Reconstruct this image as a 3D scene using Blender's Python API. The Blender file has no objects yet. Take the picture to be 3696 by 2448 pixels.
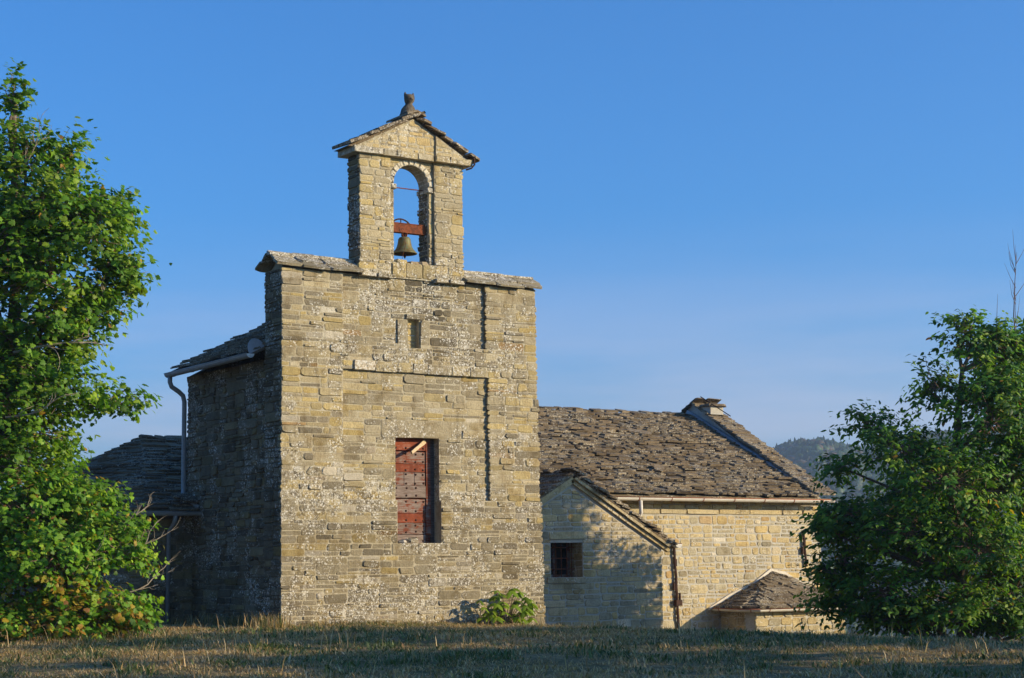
import bpy, math, random
import numpy as np
from mathutils import Vector, Matrix

# ------------------------------------------------------------------ camera, sky, sun, exposure
scene = bpy.context.scene
col = scene.collection
CAM = Vector((-19.55, -38.12, 1.22))
cam_data = bpy.data.cameras.new('camera')
cam_data.sensor_width = 36.0
cam_data.lens = 63.88
cam_data.clip_start = 0.1
cam_data.clip_end = 9000
cam = bpy.data.objects.new('camera', cam_data)
col.objects.link(cam)
YAW, PITCH, ROLL = math.radians(34.45), math.radians(7.27), math.radians(-0.765)
fwd = Vector((math.sin(YAW) * math.cos(PITCH), math.cos(YAW) * math.cos(PITCH), math.sin(PITCH)))
rgt = Vector((math.cos(YAW), -math.sin(YAW), 0))
upv = rgt.cross(fwd)
r2 = math.cos(ROLL) * rgt + math.sin(ROLL) * upv
u2 = -math.sin(ROLL) * rgt + math.cos(ROLL) * upv
cam.matrix_world = Matrix(((r2.x, u2.x, -fwd.x, CAM.x), (r2.y, u2.y, -fwd.y, CAM.y), (r2.z, u2.z, -fwd.z, CAM.z), (0, 0, 0, 1)))
scene.camera = cam

SUN_AZ = math.radians(135.0)      # compass-like: 0 = +Y, clockwise towards +X
SUN_EL = math.radians(16.5)
SUN_DIR = Vector((math.sin(SUN_AZ) * math.cos(SUN_EL), math.cos(SUN_AZ) * math.cos(SUN_EL), math.sin(SUN_EL)))
sun_l = bpy.data.lights.new('sun', 'SUN')
sun_l.energy = 5.0
sun_l.angle = math.radians(0.53)
sun_l.color = (1.0, 0.80, 0.50)
sun = bpy.data.objects.new('sun', sun_l)
sun.rotation_euler = (-SUN_DIR).to_track_quat('-Z', 'Y').to_euler()
sun.location = (30, -30, 30)
col.objects.link(sun)

world = bpy.data.worlds.new('World')
scene.world = world
world.use_nodes = True
wt = world.node_tree
wt.nodes.clear()
w_out = wt.nodes.new('ShaderNodeOutputWorld')
w_bg = wt.nodes.new('ShaderNodeBackground')
w_sky = wt.nodes.new('ShaderNodeTexSky')
w_sky.sky_type = 'NISHITA'
w_sky.sun_disc = False
w_sky.sun_elevation = SUN_EL
w_sky.sun_rotation = SUN_AZ
w_sky.altitude = 0
w_sky.air_density = 1.0
w_sky.dust_density = 1.7
w_sky.ozone_density = 10.0
w_bg.inputs['Strength'].default_value = 0.15
# thin high cloud low over the horizon, all the way round
w_tc = wt.nodes.new('ShaderNodeTexCoord')
w_map = wt.nodes.new('ShaderNodeMapping')
w_map.inputs['Scale'].default_value = (2.0, 2.0, 15.0)
w_no = wt.nodes.new('ShaderNodeTexNoise')
w_no.inputs['Scale'].default_value = 1.6
w_no.inputs['Detail'].default_value = 7
w_no.inputs['Roughness'].default_value = 0.55
w_sep = wt.nodes.new('ShaderNodeSeparateXYZ')
w_r1 = wt.nodes.new('ShaderNodeMapRange'); w_r1.interpolation_type = 'SMOOTHSTEP'
w_r1.inputs[1].default_value = 0.20; w_r1.inputs[2].default_value = 0.06
w_r2 = wt.nodes.new('ShaderNodeMapRange'); w_r2.interpolation_type = 'SMOOTHSTEP'
w_r2.inputs[1].default_value = 0.22; w_r2.inputs[2].default_value = 0.74
w_mul = wt.nodes.new('ShaderNodeMath'); w_mul.operation = 'MULTIPLY'
w_mu2 = wt.nodes.new('ShaderNodeMath'); w_mu2.operation = 'MULTIPLY'; w_mu2.inputs[1].default_value = 0.52
w_mix = wt.nodes.new('ShaderNodeMix'); w_mix.data_type = 'RGBA'
w_mix.inputs['B'].default_value = (3.7, 3.45, 4.1, 1)
L = wt.links.new
L(w_tc.outputs['Generated'], w_map.inputs['Vector']); L(w_map.outputs[0], w_no.inputs['Vector'])
L(w_tc.outputs['Generated'], w_sep.inputs[0]); L(w_sep.outputs['Z'], w_r1.inputs[0])
L(w_no.outputs[0], w_r2.inputs[0]); L(w_r1.outputs[0], w_mul.inputs[0]); L(w_r2.outputs[0], w_mul.inputs[1])
L(w_mul.outputs[0], w_mu2.inputs[0]); L(w_mu2.outputs[0], w_mix.inputs['Factor'])
w_wb = wt.nodes.new('ShaderNodeMix'); w_wb.data_type = 'RGBA'; w_wb.blend_type = 'MULTIPLY'; w_wb.inputs['Factor'].default_value = 1.0
w_wb.inputs['B'].default_value = (0.93, 1.17, 1.14, 1)      # camera white balance of the photograph
L(w_sky.outputs[0], w_wb.inputs['A']); L(w_wb.outputs['Result'], w_mix.inputs['A']); L(w_mix.outputs['Result'], w_bg.inputs['Color'])
L(w_bg.outputs[0], w_out.inputs[0])

vs = scene.view_settings
vs.view_transform = 'Standard'
vs.look = 'None'
vs.gamma = 1.0
vs.use_curve_mapping = False
vs.exposure = 0.46
scene.render.engine = 'CYCLES'
scene.render.resolution_x = 1024
scene.render.resolution_y = 678
scene.cycles.max_bounces = 6
scene.cycles.transparent_max_bounces = 6
scene.cycles.volume_bounces = 0

rng = random.Random(7)
nrg = np.random.default_rng(11)
U = rng.uniform

# ------------------------------------------------------------------ node helpers and materials
class NT:
    def __init__(self, name):
        self.m = bpy.data.materials.new(name)
        self.m.use_nodes = True
        self.t = self.m.node_tree
        self.t.nodes.clear()
        self.out = self.t.nodes.new('ShaderNodeOutputMaterial')
    def n(self, typ, ins=None, **props):
        nd = self.t.nodes.new('ShaderNode' + typ)
        for k, v in props.items():
            setattr(nd, k, v)
        for k, v in (ins or {}).items():
            s = nd.inputs[k]
            if isinstance(v, bpy.types.NodeSocket):
                self.t.links.new(v, s)
            else:
                s.default_value = v
        return nd
    def pos(self):
        return self.n('NewGeometry').outputs['Position']
    def noise(self, scale, detail=3, rough=.55, vec=None):
        return self.n('TexNoise', {'Vector': vec or self.pos(), 'Scale': scale, 'Detail': detail, 'Roughness': rough}).outputs['Fac']
    def voro(self, scale, vec=None, feature='F1', rnd=1.0):
        return self.n('TexVoronoi', {'Vector': vec or self.pos(), 'Scale': scale, 'Randomness': rnd}, feature=feature).outputs['Distance']
    def map(self, v, a, b, c=0., d=1., smooth=True):
        return self.n('MapRange', {0: v, 1: a, 2: b, 3: c, 4: d}, interpolation_type='SMOOTHSTEP' if smooth else 'LINEAR').outputs[0]
    def math(self, op, a, b):
        return self.n('Math', {0: a, 1: b}, operation=op).outputs[0]
    def mix(self, f, a, b, mode='MIX'):
        g = lambda c: c if isinstance(c, bpy.types.NodeSocket) else (c[0], c[1], c[2], 1)
        return self.n('Mix', {'Factor': f, 'A': g(a), 'B': g(b)}, data_type='RGBA', blend_type=mode).outputs['Result']
    def ramp(self, f, stops, interp='LINEAR'):
        nd = self.n('ValToRGB', {'Fac': f})
        cr = nd.color_ramp
        cr.interpolation = interp
        while len(cr.elements) < len(stops):
            cr.elements.new(0.5)
        for e, (p, c) in zip(cr.elements, stops):
            e.position = p
            e.color = (c[0], c[1], c[2], 1)
        return nd.outputs['Color']
    def bump(self, h, strength, dist=.02, normal=None):
        i = {'Height': h, 'Strength': strength, 'Distance': dist}
        if normal: i['Normal'] = normal
        return self.n('Bump', i).outputs[0]
    def tint(self):
        a = self.n('Attribute', attribute_name='tint')
        s = self.n('SeparateColor', {'Color': a.outputs['Color']})
        return s.outputs[0], s.outputs[1], s.outputs[2]
    def scale_col(self, c, f):
        v = self.n('VectorMath', {0: c, 1: f}, operation='MULTIPLY')
        return v.outputs[0]
    def grey(self, f):
        return self.n('CombineColor', {0: f, 1: f, 2: f}).outputs[0]
    def finish(self, color, rough=.9, normal=None, spec=.2, metal=0.):
        i = {'Base Color': color if isinstance(color, bpy.types.NodeSocket) else (*color, 1), 'Roughness': rough, 'Specular IOR Level': spec, 'Metallic': metal}
        if normal: i['Normal'] = normal
        b = self.n('BsdfPrincipled', i)
        self.t.links.new(b.outputs[0], self.out.inputs[0])
        return self.m

def weather(m, p, base, g, lichen, dark, ls=1.0):
    reg = m.noise(.85, 4, .6, p)
    gg = m.math('ADD', g, m.map(reg, .38, .62, -.36, .34, False))
    # broad brown staining that runs across stones and joints alike
    st = m.math('MULTIPLY', m.map(m.noise(1.3, 6, .75, p), .48, .64), .75)
    base = m.mix(st, base, m.scale_col(base, (.62, .55, .43)))
    sv = m.n('VectorMath', {0: p, 1: (5., 5., .5)}, operation='MULTIPLY').outputs[0]
    base = m.mix(m.math('MULTIPLY', m.map(m.noise(1.2, 5, .7, sv), .53, .68), .6), base, m.scale_col(base, (.55, .52, .47)))
    dk = m.math('MULTIPLY', m.map(m.noise(6, 6, .8, p), .47, .57), m.map(gg, .1, .75, .18, .95))
    base = m.mix(dk, base, dark)
    wv = m.n('VectorMath', {0: p, 1: m.scale_col(m.n('TexNoise', {'Vector': p, 'Scale': 30, 'Detail': 2}).outputs['Color'], (.03, .03, .03))}, operation='ADD').outputs[0]
    spots = m.map(m.voro(15 * ls, wv), .40, .24)
    small = m.map(m.voro(34 * ls, wv), .46, .30)
    a1 = m.map(m.math('ADD', m.noise(3.4, 5, .75, p), m.math('MULTIPLY', gg, .55)), .65, .85)
    a2 = m.map(m.math('ADD', m.noise(8, 3, .6, p), m.math('MULTIPLY', gg, .5)), .67, .88)
    lic = m.math('MAXIMUM', m.math('MULTIPLY', spots, a1), m.math('MULTIPLY', small, m.math('MULTIPLY', a2, .7)))
    lic = m.math('MAXIMUM', lic, m.math('MULTIPLY', m.map(m.noise(5, 6, .75, p), .53, .62), m.map(gg, .5, .95, 0, .9)))
    return m.mix(m.math('MULTIPLY', lic, .76), base, lichen)

def stone_mat(name, stops, lichen=(.72, .69, .61), dark=(.10, .08, .05), lic_scale=1.0):
    m = NT(name)
    r, g, b = m.tint()
    p = m.pos()
    base = m.ramp(r, stops)
    n1 = m.noise(6, 5, .65, p)
    n2 = m.noise(34, 4, .7, p)
    base = m.scale_col(base, m.grey(m.map(n1, .3, .7, .72, 1.2, False)))
    base = m.scale_col(base, m.grey(m.map(n2, .3, .7, .74, 1.22, False)))
    base = m.scale_col(base, m.grey(b))
    c = weather(m, p, base, g, lichen, dark, lic_scale)
    h = m.math('ADD', m.noise(20, 6, .7, p), m.math('MULTIPLY', n2, .6))
    return m.finish(c, .93, m.bump(h, .85, .025), .12)

OCHRE = [(0, (.26, .22, .15)), (.2, (.345, .295, .195)), (.42, (.41, .345, .22)), (.64, (.465, .37, .185)), (.84, (.51, .385, .155)), (.94, (.55, .50, .39)), (1, (.36, .24, .11))]
M = {}
M['stone'] = stone_mat('weathered_sandstone', OCHRE)
M['stone_warm'] = stone_mat('warm_sandstone', [(0, (.33, .285, .19)), (.3, (.48, .415, .28)), (.55, (.56, .45, .25)), (.8, (.58, .43, .19)), (.93, (.64, .58, .46)), (1, (.48, .32, .14))])
M['slate'] = stone_mat('roof_slate', [(0, (.11, .085, .057)), (.4, (.185, .14, .09)), (.75, (.255, .195, .125)), (1, (.33, .265, .18))], lichen=(.50, .45, .35), dark=(.06, .05, .04))
M['slate_dark'] = M['slate']

def mortar_mat(name, c0, c1, patch=.5):
    m = NT(name)
    p = m.pos()
    c = m.mix(m.map(m.noise(3.2, 5, .65, p), .35, .65), c0, c1)
    c = m.scale_col(c, m.grey(m.map(m.noise(45, 4, .7, p), .3, .7, .78, 1.18, False)))
    c = weather(m, p, c, m.n('Value').outputs[0], (.70, .67, .58), (.13, .105, .065)) if patch > .7 else m.mix(m.math('MULTIPLY', m.map(m.noise(9, 6, .7, p), .55, .68), patch), c, (.62, .59, .52))
    for nd in m.t.nodes:
        if nd.type == 'VALUE': nd.outputs[0].default_value = .36
    return m.finish(c, .95, m.bump(m.noise(28, 6, .75, p), .8, .02), .1)
M['mortar'] = mortar_mat('lime_mortar', (.39, .335, .225), (.47, .415, .295), .8)
M['mortar_shaded'] = mortar_mat('shade_toned_mortar', (.20, .165, .115), (.26, .22, .155), .8)  # darker mortar copy: the shade of the left walls is put into its colour
M['mortar_grey'] = mortar_mat('grey_mortar', (.40, .37, .31), (.48, .445, .37), .25)
M['mortar_white'] = mortar_mat('pale_mortar', (.60, .53, .42), (.70, .64, .53), .4)

def simple(name, c, rough=.6, spec=.3, var=.25, sc=12, metal=0., c2=None, bump=.3):
    m = NT(name)
    p = m.pos()
    n = m.noise(sc, 5, .65, p)
    cc = m.mix(m.map(n, .42, .62), c, c2) if c2 else m.scale_col(m.mix(0, c, c), m.grey(m.map(n, .25, .75, 1 - var, 1 + var, False)))
    return m.finish(cc, rough, m.bump(m.noise(sc * 3, 4, .6, p), bump, .01), spec, metal)
M['gutter'] = simple('painted_gutter', (.60, .555, .48), .45, .4, .12, 5)
M['gutter_grey'] = simple('grey_metal_pipe', (.26, .27, .27), .45, .4, .2, 6)
M['rust'] = simple('rusty_iron', (.21, .062, .026), .9, .15, c2=(.11, .04, .022), sc=16)
M['rust_dark'] = simple('dark_rusty_iron', (.062, .028, .018), .8, .2, c2=(.035, .02, .015), sc=14)
M['rim'] = simple('rusty_rim', (.33, .11, .05), .8, .2, c2=(.22, .08, .04), sc=9)
M['lead'] = simple('lead_flashing', (.30, .32, .35), .55, .3, .15, 8)
M['bark'] = simple('bark', (.13, .10, .075), .95, .1, c2=(.22, .18, .14), sc=9, bump=.8)
M['twig'] = simple('bare_twig', (.24, .16, .13), .9, .1, .3, 9)
M['glass'] = simple('dark_glass', (.012, .013, .015), .12, .5, .1, 3, bump=.02)
M['plank_old'] = simple('weathered_stick', (.50, .38, .23), .9, .1, .3, 16)
M['pebble'] = simple('pale_pebble', (.46, .41, .33), .9, .1, .25, 14)
M['cat'] = simple('dark_lichened_stone', (.085, .072, .058), .95, .1, c2=(.15, .125, .09), sc=10, bump=.9)
M['gutter_white'] = simple('white_end_cap', (.62, .61, .58), .5, .3, c2=(.52, .48, .42), sc=18)

def bronze():
    m = NT('bell_bronze')
    p = m.pos()
    c = m.ramp(m.noise(7, 5, .65, p), [(.3, (.085, .055, .022)), (.48, (.17, .125, .04)), (.58, (.12, .15, .085)), (.68, (.20, .10, .035))])
    return m.finish(c, .6, m.bump(m.noise(30, 4, .6, p), .3, .01), .3, .25)
M['bronze'] = bronze()

def painted_wood():
    m = NT('worn_red_wood')
    r, g, b = m.tint()
    p = m.pos()
    pv = m.n('VectorMath', {0: p, 1: (2.2, 2.2, 22.)}, operation='MULTIPLY').outputs[0]
    gr = m.noise(2.0, 6, .7, pv)
    blot = m.noise(4.2, 5, .7, p)
    f = m.map(m.math('ADD', m.math('ADD', gr, blot), m.math('MULTIPLY', g, .7)), 1.04, 1.28)
    red = m.mix(m.map(blot, .3, .7), (.14, .032, .013), (.27, .056, .018))
    wood = m.mix(m.map(gr, .35, .65), (.12, .085, .066), (.26, .20, .165))
    c = m.scale_col(m.mix(f, red, wood), m.grey(b))
    return m.finish(c, .75, m.bump(gr, .5, .008), .2)
M['door'] = painted_wood()

def leaf_mat(name, trans=.38):
    m = NT(name)
    a = m.n('Attribute', attribute_name='tint').outputs['Color']
    d = m.n('BsdfPrincipled', {'Base Color': a, 'Roughness': .5, 'Specular IOR Level': .3})
    tr = m.n('BsdfTranslucent', {'Color': m.mix(1, a, (1.15, 1.25, .55), 'MULTIPLY')})
    mx = m.n('MixShader', {0: trans, 1: d.outputs[0], 2: tr.outputs[0]})
    m.t.links.new(mx.outputs[0], m.out.inputs[0])
    return m.m
M['leaf'] = leaf_mat('leaf', .45)
M['grass'] = leaf_mat('grass_blade', .25)

def ground_mat():
    m = NT('dry_meadow_soil')
    p = m.pos()
    c = m.ramp(m.noise(.55, 5, .6, p), [(.34, (.14, .14, .06)), (.47, (.25, .20, .10)), (.60, (.36, .275, .145)), (.72, (.18, .16, .075))])
    c = m.mix(m.map(m.noise(7, 5, .7, p), .35, .65), c, m.scale_col(c, (.5, .5, .5)))
    return m.finish(c, 1., m.bump(m.noise(12, 5, .7, p), 1., .06), .05)
M['ground'] = ground_mat()
def hill_mat():
    m = NT('wooded_slope')
    p = m.pos()
    c = m.ramp(m.noise(.02, 5, .6, p), [(.35, (.03, .05, .02)), (.5, (.05, .075, .028)), (.62, (.13, .10, .06)), (.75, (.05, .07, .03))])
    return m.finish(c, 1., m.bump(m.noise(.15, 4, .7, p), 1., 3.), .05)
M['hill'] = hill_mat()

# ------------------------------------------------------------------ object helpers
def link(o, parent=None):
    col.objects.link(o)
    if parent: o.parent = parent
    return o
def tag(o, label=None, cat=None, group=None, kind=None):
    if label: o['label'] = label
    if cat: o['category'] = cat
    if group: o['group'] = group
    if kind: o['kind'] = kind
    return o
def empty(name, loc=(0, 0, 0)):
    o = bpy.data.objects.new(name, None)
    o.empty_display_size = .3
    o.location = loc
    return link(o)

class MB:
    def __init__(self):
        self.v, self.f, self.c = [], [], []
    def add(self, verts, faces, c=(.5, .3, 1.)):
        k = len(self.v)
        self.v += [tuple(p) for p in verts]
        self.f += [tuple(i + k for i in fc) for fc in faces]
        self.c += [c] * len(verts)
        return self
    def box(self, a, b, c=(.5, .3, 1.)):
        x0, y0, z0 = a; x1, y1, z1 = b
        return self.add([(x0, y0, z0), (x1, y0, z0), (x1, y1, z0), (x0, y1, z0), (x0, y0, z1), (x1, y0, z1), (x1, y1, z1), (x0, y1, z1)],
                        [(0, 3, 2, 1), (4, 5, 6, 7), (0, 1, 5, 4), (1, 2, 6, 5), (2, 3, 7, 6), (3, 0, 4, 7)], c)
    def prism(self, F, poly, n0, n1, c=(.5, .3, 1.)):
        k = len(poly)
        vs_ = [F(u, v, n0) for u, v in poly] + [F(u, v, n1) for u, v in poly]
        fs = [tuple(range(k - 1, -1, -1)), tuple(range(k, 2 * k))] + [(i, (i + 1) % k, k + (i + 1) % k, k + i) for i in range(k)]
        return self.add(vs_, fs, c)
    def tube(self, pts, rad, n=8, c=(.5, .3, 1.), cap=True):
        pts = [Vector(p) for p in pts]
        rads = rad if isinstance(rad, (list, tuple)) else [rad] * len(pts)
        vs_, fs = [], []
        ref = None
        for i, p in enumerate(pts):
            d = (pts[min(i + 1, len(pts) - 1)] - pts[max(i - 1, 0)])
            d = d.normalized() if d.length > 1e-9 else Vector((0, 0, 1))
            if ref is None:
                ref = d.orthogonal().normalized()
            ref = (ref - d * ref.dot(d))
            ref = ref.normalized() if ref.length > 1e-6 else d.orthogonal().normalized()
            b = d.cross(ref)
            for k in range(n):
                a = 2 * math.pi * k / n
                vs_.append(p + (ref * math.cos(a) + b * math.sin(a)) * rads[i])
        for i in range(len(pts) - 1):
            for k in range(n):
                fs.append((i * n + k, i * n + (k + 1) % n, (i + 1) * n + (k + 1) % n, (i + 1) * n + k))
        if cap:
            fs.append(tuple(range(n - 1, -1, -1)))
            fs.append(tuple((len(pts) - 1) * n + k for k in range(n)))
        return self.add(vs_, fs, c)
    def rings(self, sections, n=20, c=(.5, .3, 1.), caps=True):
        vs_, fs = [], []
        for (cx, cy, cz, rx, ry) in sections:
            for k in range(n):
                a = 2 * math.pi * k / n
                vs_.append((cx + rx * math.cos(a), cy + ry * math.sin(a), cz))
        for i in range(len(sections) - 1):
            for k in range(n):
                fs.append((i * n + k, i * n + (k + 1) % n, (i + 1) * n + (k + 1) % n, (i + 1) * n + k))
        if caps:
            fs.append(tuple(range(n - 1, -1, -1)))
            fs.append(tuple((len(sections) - 1) * n + k for k in range(n)))
        return self.add(vs_, fs, c)
    def build(self, name, mat, parent=None, smooth=False, kind=None, centre=True):
        if not self.v: return None
        me = bpy.data.meshes.new(name)
        arr = np.array(self.v, float)
        o_ = (arr.min(0) + arr.max(0)) / 2 if centre else np.zeros(3)
        me.from_pydata((arr - o_).tolist(), [], self.f)
        at = me.attributes.new('tint', 'FLOAT_COLOR', 'POINT')
        ca = np.ones((len(self.v), 4), np.float32)
        ca[:, :3] = self.c
        at.data.foreach_set('color', ca.ravel())
        me.materials.append(mat)
        if smooth:
            me.polygons.foreach_set('use_smooth', [True] * len(me.polygons))
        o = bpy.data.objects.new(name, me)
        link(o, parent)
        off = Vector(o_)
        if parent is not None:
            off = off - world_off.get(parent.name, Vector((0, 0, 0)))
        o.location = off
        world_off[o.name] = Vector(o_)
        if kind: o['kind'] = kind
        return o
world_off = {}

def frame(O, Uv, Vv, Nv):
    O, Uv, Vv, Nv = Vector(O), Vector(Uv), Vector(Vv), Vector(Nv)
    return lambda u, v, n: O + Uv * u + Vv * v + Nv * n
def F_front(y):       # wall facing -Y (towards the camera); u = X, v = Z
    return frame((0, y, 0), (1, 0, 0), (0, 0, 1), (0, -1, 0))
def F_left(x, y):     # wall facing -X; u runs from y towards -Y
    return frame((x, y, 0), (0, -1, 0), (0, 0, 1), (-1, 0, 0))

def rect_minus(u0, v0, u1, v1, holes):
    rects = [(u0, v0, u1, v1)]
    for (a, b, c, d) in holes:
        out = []
        for (x0, y0, x1, y1) in rects:
            if c <= x0 or a >= x1 or d <= y0 or b >= y1:
                out.append((x0, y0, x1, y1)); continue
            if b > y0: out.append((x0, y0, x1, b))
            if d < y1: out.append((x0, d, x1, y1))
            yb, yt = max(b, y0), min(d, y1)
            if a > x0: out.append((x0, yb, a, yt))
            if c < x1: out.append((c, yb, x1, yt))
        rects = out
    return rects
def core(mb, F, u0, v0, u1, v1, holes, n0, n1):
    for (a, b, c, d) in rect_minus(u0, v0, u1, v1, holes):
        mb.prism(F, [(a, b), (c, b), (c, d), (a, d)], n0, n1)

# ------------------------------------------------------------------ masonry
def clip(poly, hp):
    # hp: (a, b, c) keeps a*u + b*v <= c
    out = []
    for i in range(len(poly)):
        p, q = poly[i], poly[(i + 1) % len(poly)]
        dp, dq = hp[0] * p[0] + hp[1] * p[1] - hp[2], hp[0] * q[0] + hp[1] * q[1] - hp[2]
        if dp <= 0: out.append(p)
        if dp * dq < 0:
            t = dp / (dp - dq)
            out.append((p[0] + (q[0] - p[0]) * t, p[1] + (q[1] - p[1]) * t))
    return out
def area(poly):
    return .5 * abs(sum(poly[i][0] * poly[(i + 1) % len(poly)][1] - poly[(i + 1) % len(poly)][0] * poly[i][1] for i in range(len(poly))))

def stone_poly(u0, v0, u1, v1, jit=.012, cut=(.10, .32)):
    w, h = u1 - u0, v1 - v0
    m = min(w, h)
    cs = [m * U(*cut) * (1.6 if rng.random() < .18 else 1) for _ in range(8)]
    j = min(jit, m * .12)
    p = [(u0 + cs[0], v0), (u1 - cs[1], v0), (u1, v0 + cs[2]), (u1, v1 - cs[3]), (u1 - cs[4], v1), (u0 + cs[5], v1), (u0, v1 - cs[6]), (u0, v0 + cs[7])]
    tilt = U(-.02, .02) * w
    return [(a + U(-j, j), b + U(-j, j) + tilt * ((a - u0) / w - .5)) for a, b in p]

def stone_geo(F, poly, n0, back, h):
    k = len(poly)
    cu = sum(p[0] for p in poly) / k; cv = sum(p[1] for p in poly) / k
    tu, tv = U(-.25, .25) * h, U(-.35, .35) * h
    su = max(max(abs(p[0] - cu) for p in poly), .01); sv = max(max(abs(p[1] - cv) for p in poly), .01)
    inset = min(.022, .3 * min(su, sv))
    vs_ = [F(u, v, n0 - back) for u, v in poly]
    vs_ += [F(u, v, n0 + h * U(.25, .6)) for u, v in poly]
    for u, v in poly:
        d = math.hypot(u - cu, v - cv) or 1
        q = 1 - min(inset * U(.7, 1.5) / d, .6)
        uu, vv = cu + (u - cu) * q, cv + (v - cv) * q
        vs_.append(F(uu, vv, n0 + h + tu * (u - cu) / su + tv * (v - cv) / sv + U(-.12, .12) * h))
    fs = []
    for i in range(k):
        j = (i + 1) % k
        fs += [(i, j, k + j, k + i), (k + i, k + j, 2 * k + j, 2 * k + i)]
    fs.append(tuple(range(2 * k, 3 * k)))
    return vs_, fs

def courses(v0, v1, breaks, hmin, hmax):
    bs = sorted(set([v0, v1] + [b for b in breaks if v0 < b < v1]))
    out = []
    for a, b in zip(bs, bs[1:]):
        n = max(1, round((b - a) / ((hmin + hmax) / 2)))
        w = [U(hmin, hmax) for _ in range(n)]
        s = sum(w); y = a
        for x in w:
            out.append((y, y + x / s * (b - a))); y += x / s * (b - a)
    return out

def rubble(v0, v1, breaks, intervals, block=(.26, .5), layer=(.065, .235), length=(.24, .86), gap=.026):
    """random rubble brought to courses: list of (u0, v0, u1, v1)"""
    rects = []
    for (a, b) in courses(v0, v1, breaks, *block):
        for (x0, x1) in intervals((a + b) / 2):
            u = x0
            while u < x1 - .02:
                seg = U(.45, 1.3)
                if x1 - (u + seg) < .3: seg = x1 - u
                H = b - a
                lay = []
                y = a
                while y < b - .001:
                    hh = layer[0] + (layer[1] - layer[0]) * rng.random() ** 1.3
                    if b - (y + hh) < layer[0]: hh = b - y
                    hh = min(hh, b - y)
                    lay.append((y, y + hh)); y += hh
                rng.shuffle(lay)
                hs = [q[1] - q[0] for q in lay]
                y = a
                for hh in hs:
                    x = u
                    while x < u + seg - .01:
                        l = U(*length) * (.65 + 1.5 * hh)
                        if u + seg - (x + l) < length[0] * .7: l = u + seg - x
                        g = gap * U(.5, 1.3) * .5
                        rects.append((x + g, y + g + U(-.006, .006), x + l - g, y + hh - g + U(-.006, .006)))
                        x += l
                    y += hh
                u += seg
    return rects

def lay(F, rects, part, mat, n_of=None, h=(.012, .032), tint=None, clips=(), back=.04, limit=300, back_of=None, extra=(), name='stone', cut=(.10, .32), nearest=None, proud=0.):
    """make each stone; the largest become objects of their own, the rest one joined piece"""
    st = []
    for r in rects:
        poly = stone_poly(*r, cut=cut)
        for hp in clips:
            poly = clip(poly, hp)
            if len(poly) < 3: break
        if len(poly) < 3: continue
        a = area(poly)
        if a < .0012: continue
        cu = (r[0] + r[2]) / 2; cv = (r[1] + r[3]) / 2
        n0 = n_of(cu, cv) if n_of else 0.
        bk = back_of(r) if back_of else back
        hh = U(*h)
        if proud and rng.random() < proud: hh = U(.02, .036)
        st.append((a * (nearest(cu, cv) if nearest else 1), stone_geo(F, poly, n0, bk, hh), tint(cu, cv) if tint else (rng.random(), .4, 1.)))
    for (g_, t_, a_) in extra:
        st.append((a_, g_, t_))
    st.sort(key=lambda q: -q[0])
    for a, (vv, ff), t in st[:limit]:
        MB().add(vv, ff, t).build(name, mat, part)
    rest = MB()
    for a, (vv, ff), t in st[limit:]:
        rest.add(vv, ff, t)
    if rest.v:
        rest.build('small_' + name + 's', mat, part, kind='stuff')

def slates(F, v0, v1, span, part, mat, expo=(.15, .21), width=(.26, .62), thick=(.022, .045), over=1.9, limit=300, tint=None, clips=(), lift=.05, nearest=None, name='slate', jitn=.012):
    st = []
    v = v0
    while v < v1 - .02:
        e = U(*expo)
        a, b = span(v + e * .4)
        x = a + U(-.05, .02)
        while x < b - .03:
            w = U(*width)
            if rng.random() < .15: w *= 1.35
            if b - (x + w) < width[0] * .6: w = b - x + U(0, .05)
            ln = e * over * U(.85, 1.2)
            dv = U(-.05, .05)
            p = stone_poly(x + .004, v + dv, x + w - .004, v + dv + ln, jit=.028, cut=(.04, .28))
            for hp in clips:
                p = clip(p, hp)
                if len(p) < 3: break
            if len(p) >= 3 and area(p) > .006:
                t = U(*thick); lf = lift * U(.7, 1.35)
                sl = U(-.013, .013); off = U(-jitn, jitn) * .6
                k = len(p)
                cu = x + w / 2
                nn = [lf * (1 - (q[1] - v - dv) / ln) + sl * (q[0] - cu) / w * 2 + off for q in p]
                cc = (sum(q[0] for q in p) / k, sum(q[1] for q in p) / k)
                vv = [F(q[0], q[1], n - .012) for q, n in zip(p, nn)] + \
                     [F(cc[0] + (q[0] - cc[0]) * U(.93, .985), cc[1] + (q[1] - cc[1]) * U(.92, .98), n + t + U(-.004, .004)) for q, n in zip(p, nn)]
                ff = [tuple(range(k - 1, -1, -1)), tuple(range(k, 2 * k))] + [(i, (i + 1) % k, k + (i + 1) % k, k + i) for i in range(k)]
                tt = tint(cu, v) if tint else (min(1, max(0, rng.gauss(.5, .25))), U(.15, .75), U(.8, 1.15))
                st.append((area(p) * (nearest(cu, v) if nearest else 1), vv, ff, tt))
            x += w
        v += e
    st.sort(key=lambda q: -q[0])
    for a, vv, ff, t in st[:limit]:
        MB().add(vv, ff, t).build(name, mat, part)
    rest = MB()
    for a, vv, ff, t in st[limit:]:
        rest.add(vv, ff, t)
    if rest.v: rest.build('small_slates', mat, part, kind='stuff')

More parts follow.
